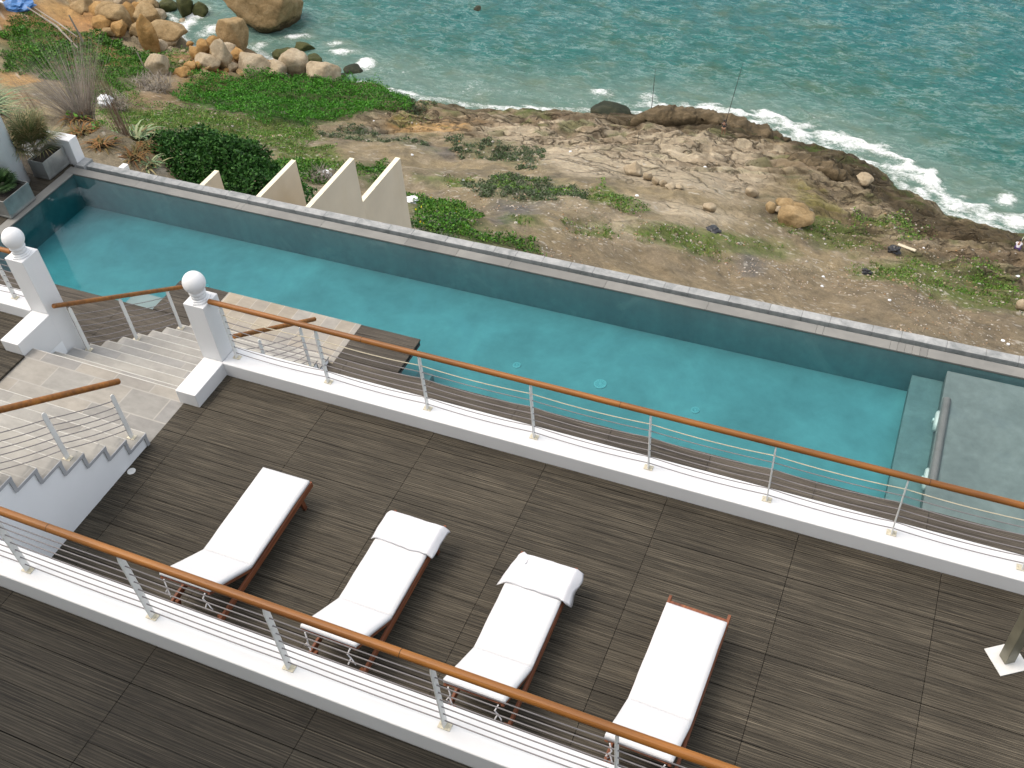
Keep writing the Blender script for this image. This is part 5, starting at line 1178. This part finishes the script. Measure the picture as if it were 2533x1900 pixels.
simple('plastic_white', (.74, .76, .78), .5, .05); simple('plastic_black', (.012, .012, .014), .35, .2, 5, spec=.5); simple('plastic_blue', (.05, .16, .38), .5, .25, 3)
simple('driftwood', (.52, .46, .34), .8, .1)
def crumple(x, y, w, h, mat, name, label, cat, seed, flat=.5, group=None):
    bm = bmesh.new(); bmesh.ops.create_icosphere(bm, subdivisions=3, radius=1)
    for v in bm.verts:
        p = v.co.copy(); k_ = 1+.5*noise.noise(p*2.1+Vector((seed, 0, 0)))+.25*noise.noise(p*5+Vector((0, seed, 0))); v.co = Vector((p.x*w/2*k_, p.y*w/2*k_*.8, max(-.05, p.z*h/2*k_+h*.3)))
    me = bpy.data.meshes.new(name); bm.to_mesh(me); bm.free(); o = link_mesh(name, me, M[mat]); o.location = (x, y, gz(x, y)); tag(o, label, cat, group); return o
crumple(*PTS['bag1'][:2], 1.0, .6, 'plastic_black', 'rubbish_bag', 'black rubbish bag lying in the grass, seaward of the other', 'bag', 2)
crumple(*PTS['bag2'][:2], .75, .5, 'plastic_black', 'rubbish_bag', 'black rubbish bag nearer the pool, at the edge of the green patch', 'bag', 5)
crumple(*PTS['bag3'][:2], 1.1, .35, 'plastic_black', 'rubbish_bag', 'dark flat bundle among the rubble in the middle of the bare ground', 'bag', 8)
crumple(*PTS['white1'][:2], 1.0, .6, 'plastic_white', 'plastic_sheet', 'white plastic sheet beside the rightmost dividing wall', 'sheet', 11)
crumple(*PTS['white2'][:2], 1.5, 1.3, 'plastic_white', 'plastic_sheet', 'white sheet caught in the pinkish brushwood', 'sheet', 14)
crumple(PTS['debris2'][0]+2.2, PTS['debris2'][1]-1.2, 1.1, .8, 'plastic_white', 'plastic_sheet', 'greyish plastic between the second and third dividing walls', 'sheet', 17)
crumple(*PTS['deb3'][:2], 4.4, 1.3, 'plastic_blue', 'tarpaulin', 'blue and white tarpaulin in the top left corner', 'tarpaulin', 20)
crumple(PTS['deb3'][0]-1.5, PTS['deb3'][1]-2.6, 3.2, 1.1, 'plastic_white', 'tarpaulin', 'pale tarpaulin just below the blue one in the top left corner', 'tarpaulin', 23)
x, y = PTS['plank'][:2]; b = MB(); b.box(-.75, .75, -.14, .14, .02, .12); o = b.build('plank', M['driftwood'], bevel=.02); o.location = (x, y, gz(x, y)+.05); o.rotation_euler = (.05, .03, -.25); tag(o, 'pale plank lying flat in the rubble', 'plank')
rngl = random.Random(77)
for i in range(18):
    x = rngl.uniform(-22, 10); y = rngl.uniform(60, 80)
    if i < 8: x = rngl.uniform(-60, -30); y = rngl.uniform(60, 84)
    crumple(x, y, rngl.uniform(.16, .30), .15, 'plastic_white', 'litter', 'small white scrap of litter on the rocks', 'litter', i, group='white scraps of litter')

# ================================================================ PEOPLE
def skin_body(name, joints, edges, mat, parent, sub=2, smooth=True):
    """joints: {name:(co, radius)}; one continuous surface"""
    names = list(joints); me = bpy.data.meshes.new(name)
    me.from_pydata([joints[k][0] for k in names], [(names.index(a), names.index(b)) for a, b in edges], [])
    o = bpy.data.objects.new(name, me); col.objects.link(o); o.parent = parent; me.materials.append(mat)
    sk = o.modifiers.new('skin', 'SKIN')
    for i, k in enumerate(names):
        r = joints[k][1]; sv = me.skin_vertices[0].data[i]; sv.radius = (r, r) if not isinstance(r, tuple) else r; sv.use_root = (i == 0)
    ss = o.modifiers.new('sub', 'SUBSURF'); ss.levels = 1; ss.render_levels = sub
    return o
simple('skin', (.30, .17, .11), .6, .05); simple('hair_black', (.015, .012, .011), .6); simple('cloth_dark', (.03, .035, .045), .8, .1); simple('trousers', (.26, .16, .10), .8, .1)
simple('shirt_white', (.80, .79, .86), .8, .03); simple('shorts_purple', (.10, .06, .20), .8); simple('rod_dark', (.02, .02, .022), .4); simple('rod_pale', (.55, .60, .45), .4)
def person(x, y, rz, pose, label):
    e = empty('person', (x, y, gz(x, y)), rz); tag(e, label, 'person')
    if pose == 'stand':
        J = {'pelvis': ((0, 0, .93), (.15, .11)), 'waist': ((0, 0, 1.08), (.13, .10)), 'chest': ((0, .01, 1.32), (.17, .12)), 'neck': ((0, .0, 1.50), .055), 'head': ((0, .03, 1.62), (.085, .10)), 'crown': ((0, .03, 1.73), (.07, .085)), 'nose': ((0, .12, 1.63), .018),
             'hl': ((-.10, 0, .88), .095), 'kl': ((-.13, .03, .50), .062), 'al': ((-.15, -.02, .10), .042), 'fl': ((-.16, .13, .04), .038),
             'hr': ((.10, 0, .88), .095), 'kr': ((.12, .05, .50), .062), 'ar': ((.14, .0, .10), .042), 'fr': ((.16, .15, .04), .038),
             'sl': ((-.19, 0, 1.42), .062), 'el': ((-.24, .10, 1.17), .045), 'wl': ((-.08, .32, 1.18), .030), 'pl': ((-.03, .39, 1.20), .036),
             'sr': ((.19, 0, 1.42), .062), 'er': ((.25, .06, 1.14), .045), 'wr': ((.10, .28, 1.04), .030), 'pr': ((.04, .35, 1.05), .036)}
        hand = [((-.03, .40, 1.21), (1, 0, .3)), ((.04, .36, 1.06), (-1, 0, .3))]
    else:
        J = {'pelvis': ((0, 0, .16), (.17, .13)), 'waist': ((0, .03, .30), (.14, .11)), 'chest': ((0, .10, .52), (.18, .13)), 'neck': ((0, .15, .70), .055), 'head': ((0, .20, .80), (.085, .10)), 'crown': ((0, .21, .91), (.07, .085)), 'nose': ((0, .29, .80), .018),
             'hl': ((-.11, .06, .14), .095), 'kl': ((-.20, .44, .42), .065), 'al': ((-.16, .60, .08), .042), 'fl': ((-.17, .74, .05), .038),
             'hr': ((.11, .06, .14), .095), 'kr': ((.20, .44, .42), .065), 'ar': ((.16, .60, .08), .042), 'fr': ((.17, .74, .05), .038),
             'sl': ((-.20, .10, .62), .062), 'el': ((-.26, .26, .40), .045), 'wl': ((-.06, .44, .46), .030), 'pl': ((-.01, .50, .48), .036),
             'sr': ((.20, .10, .62), .062), 'er': ((.27, .24, .40), .045), 'wr': ((.12, .42, .42), .030), 'pr': ((.06, .49, .43), .036)}
        hand = [((-.01, .51, .49), (1, 0, .3)), ((.06, .50, .44), (-1, 0, .3))]
    E_ = [('pelvis', 'waist'), ('waist', 'chest'), ('chest', 'neck'), ('neck', 'head'), ('head', 'crown'), ('head', 'nose')]
    for s_ in 'lr': E_ += [('pelvis', 'h'+s_), ('h'+s_, 'k'+s_), ('k'+s_, 'a'+s_), ('a'+s_, 'f'+s_), ('chest', 's'+s_), ('s'+s_, 'e'+s_), ('e'+s_, 'w'+s_), ('w'+s_, 'p'+s_)]
    # fingers as short chains rooted in the palms
    for s_, (c, d) in zip('lr', hand):
        c = Vector(c); d = Vector(d)
        for i in range(4):
            q = c+Vector((0, .02, .03-.02*i)); J['%s%da' % (s_, i)] = (tuple(q), .011); J['%s%db' % (s_, i)] = (tuple(q+d*.045+Vector((0, .02, 0))), .009)
            E_ += [('p'+s_, '%s%da' % (s_, i)), ('%s%da' % (s_, i), '%s%db' % (s_, i))]
        J[s_+'t'] = (tuple(c+Vector((0, -.01, .055))), .011); E_.append(('p'+s_, s_+'t'))
    skin_body('body', J, E_, M['skin'], e)
    sub = lambda ks, f: {k: (J[k][0], tuple(v*f for v in J[k][1]) if isinstance(J[k][1], tuple) else J[k][1]*f) for k in ks}
    up_ = ['chest', 'waist', 'pelvis', 'sl', 'sr', 'el', 'er']
    T = sub(up_, 1.13)
    skin_body('shirt', T, [('chest', 'waist'), ('waist', 'pelvis'), ('chest', 'sl'), ('chest', 'sr'), ('sl', 'el'), ('sr', 'er')], M['cloth_dark' if pose == 'stand' else 'shirt_white'], e)
    T = sub(['pelvis', 'hl', 'kl', 'hr', 'kr']+(['al', 'ar'] if pose == 'stand' else []), 1.18)
    skin_body('trousers', T, [('pelvis', 'hl'), ('hl', 'kl'), ('pelvis', 'hr'), ('hr', 'kr')]+([('kl', 'al'), ('kr', 'ar')] if pose == 'stand' else []), M['trousers' if pose == 'stand' else 'shorts_purple'], e)
    b = MB(); hc = Vector(J['head'][0])+Vector((0, -.015, .075)); b.lathe(hc, [(.100, -.05), (.108, 0), (.098, .05), (.07, .085), (.02, .10)], 16); b.build('hair', M['hair_black'], e, smooth=True)
    return e
ax, ay = PTS['angler'][:2]
person(ax, ay-.3, R(-6), 'stand', 'person standing on the wet rock with a long fishing rod, dark top, brown trousers')
sx_, sy_ = PTS['seated'][:2]
person(sx_, sy_, R(-10), 'sit', 'person in a white shirt sitting on the rock at the right edge')
def rod(p0, p1, label, mat='rod_dark', r=.04):
    b = MB(); p0 = Vector(p0); p1 = Vector(p1); m = p0.lerp(p1, .6)+Vector((0, 0, .05)); b.tube([(0, 0, 0), m-p0, p1-p0], [r, r*.7, r*.35], 6)
    b.tube([(0, 0, 0), (p1-p0)*.1], [r*1.5, r*1.3], 8); o = b.build('fishing_rod', M[mat]); o.location = p0; tag(o, label, 'fishing rod'); return o
za = gz(ax, ay-.3); rod((ax+.02, ay+.02, za+1.0), (ax+.9, ay+1.4, za+7.0), 'long fishing rod held upright by the standing angler')
x, y = PTS['rod2'][:2]; z = gz(x, y); rod((x, y, z-.1), (x+.25, y+.3, z+5.3), 'unattended fishing rod stuck upright in the dark ledge behind the surf')
x, y = PTS['pole1'][:2]; z = gz(x, y); rod((x, y, z-.1), (x+.1, y, z+1.6), 'short thin stake standing on the pale rock', r=.03)
zs = gz(sx_, sy_); rod((sx_+.1, sy_+.5, zs+.46), (sx_+.75, sy_+1.2, zs+1.9), 'fishing rod of the seated person', 'rod_pale')
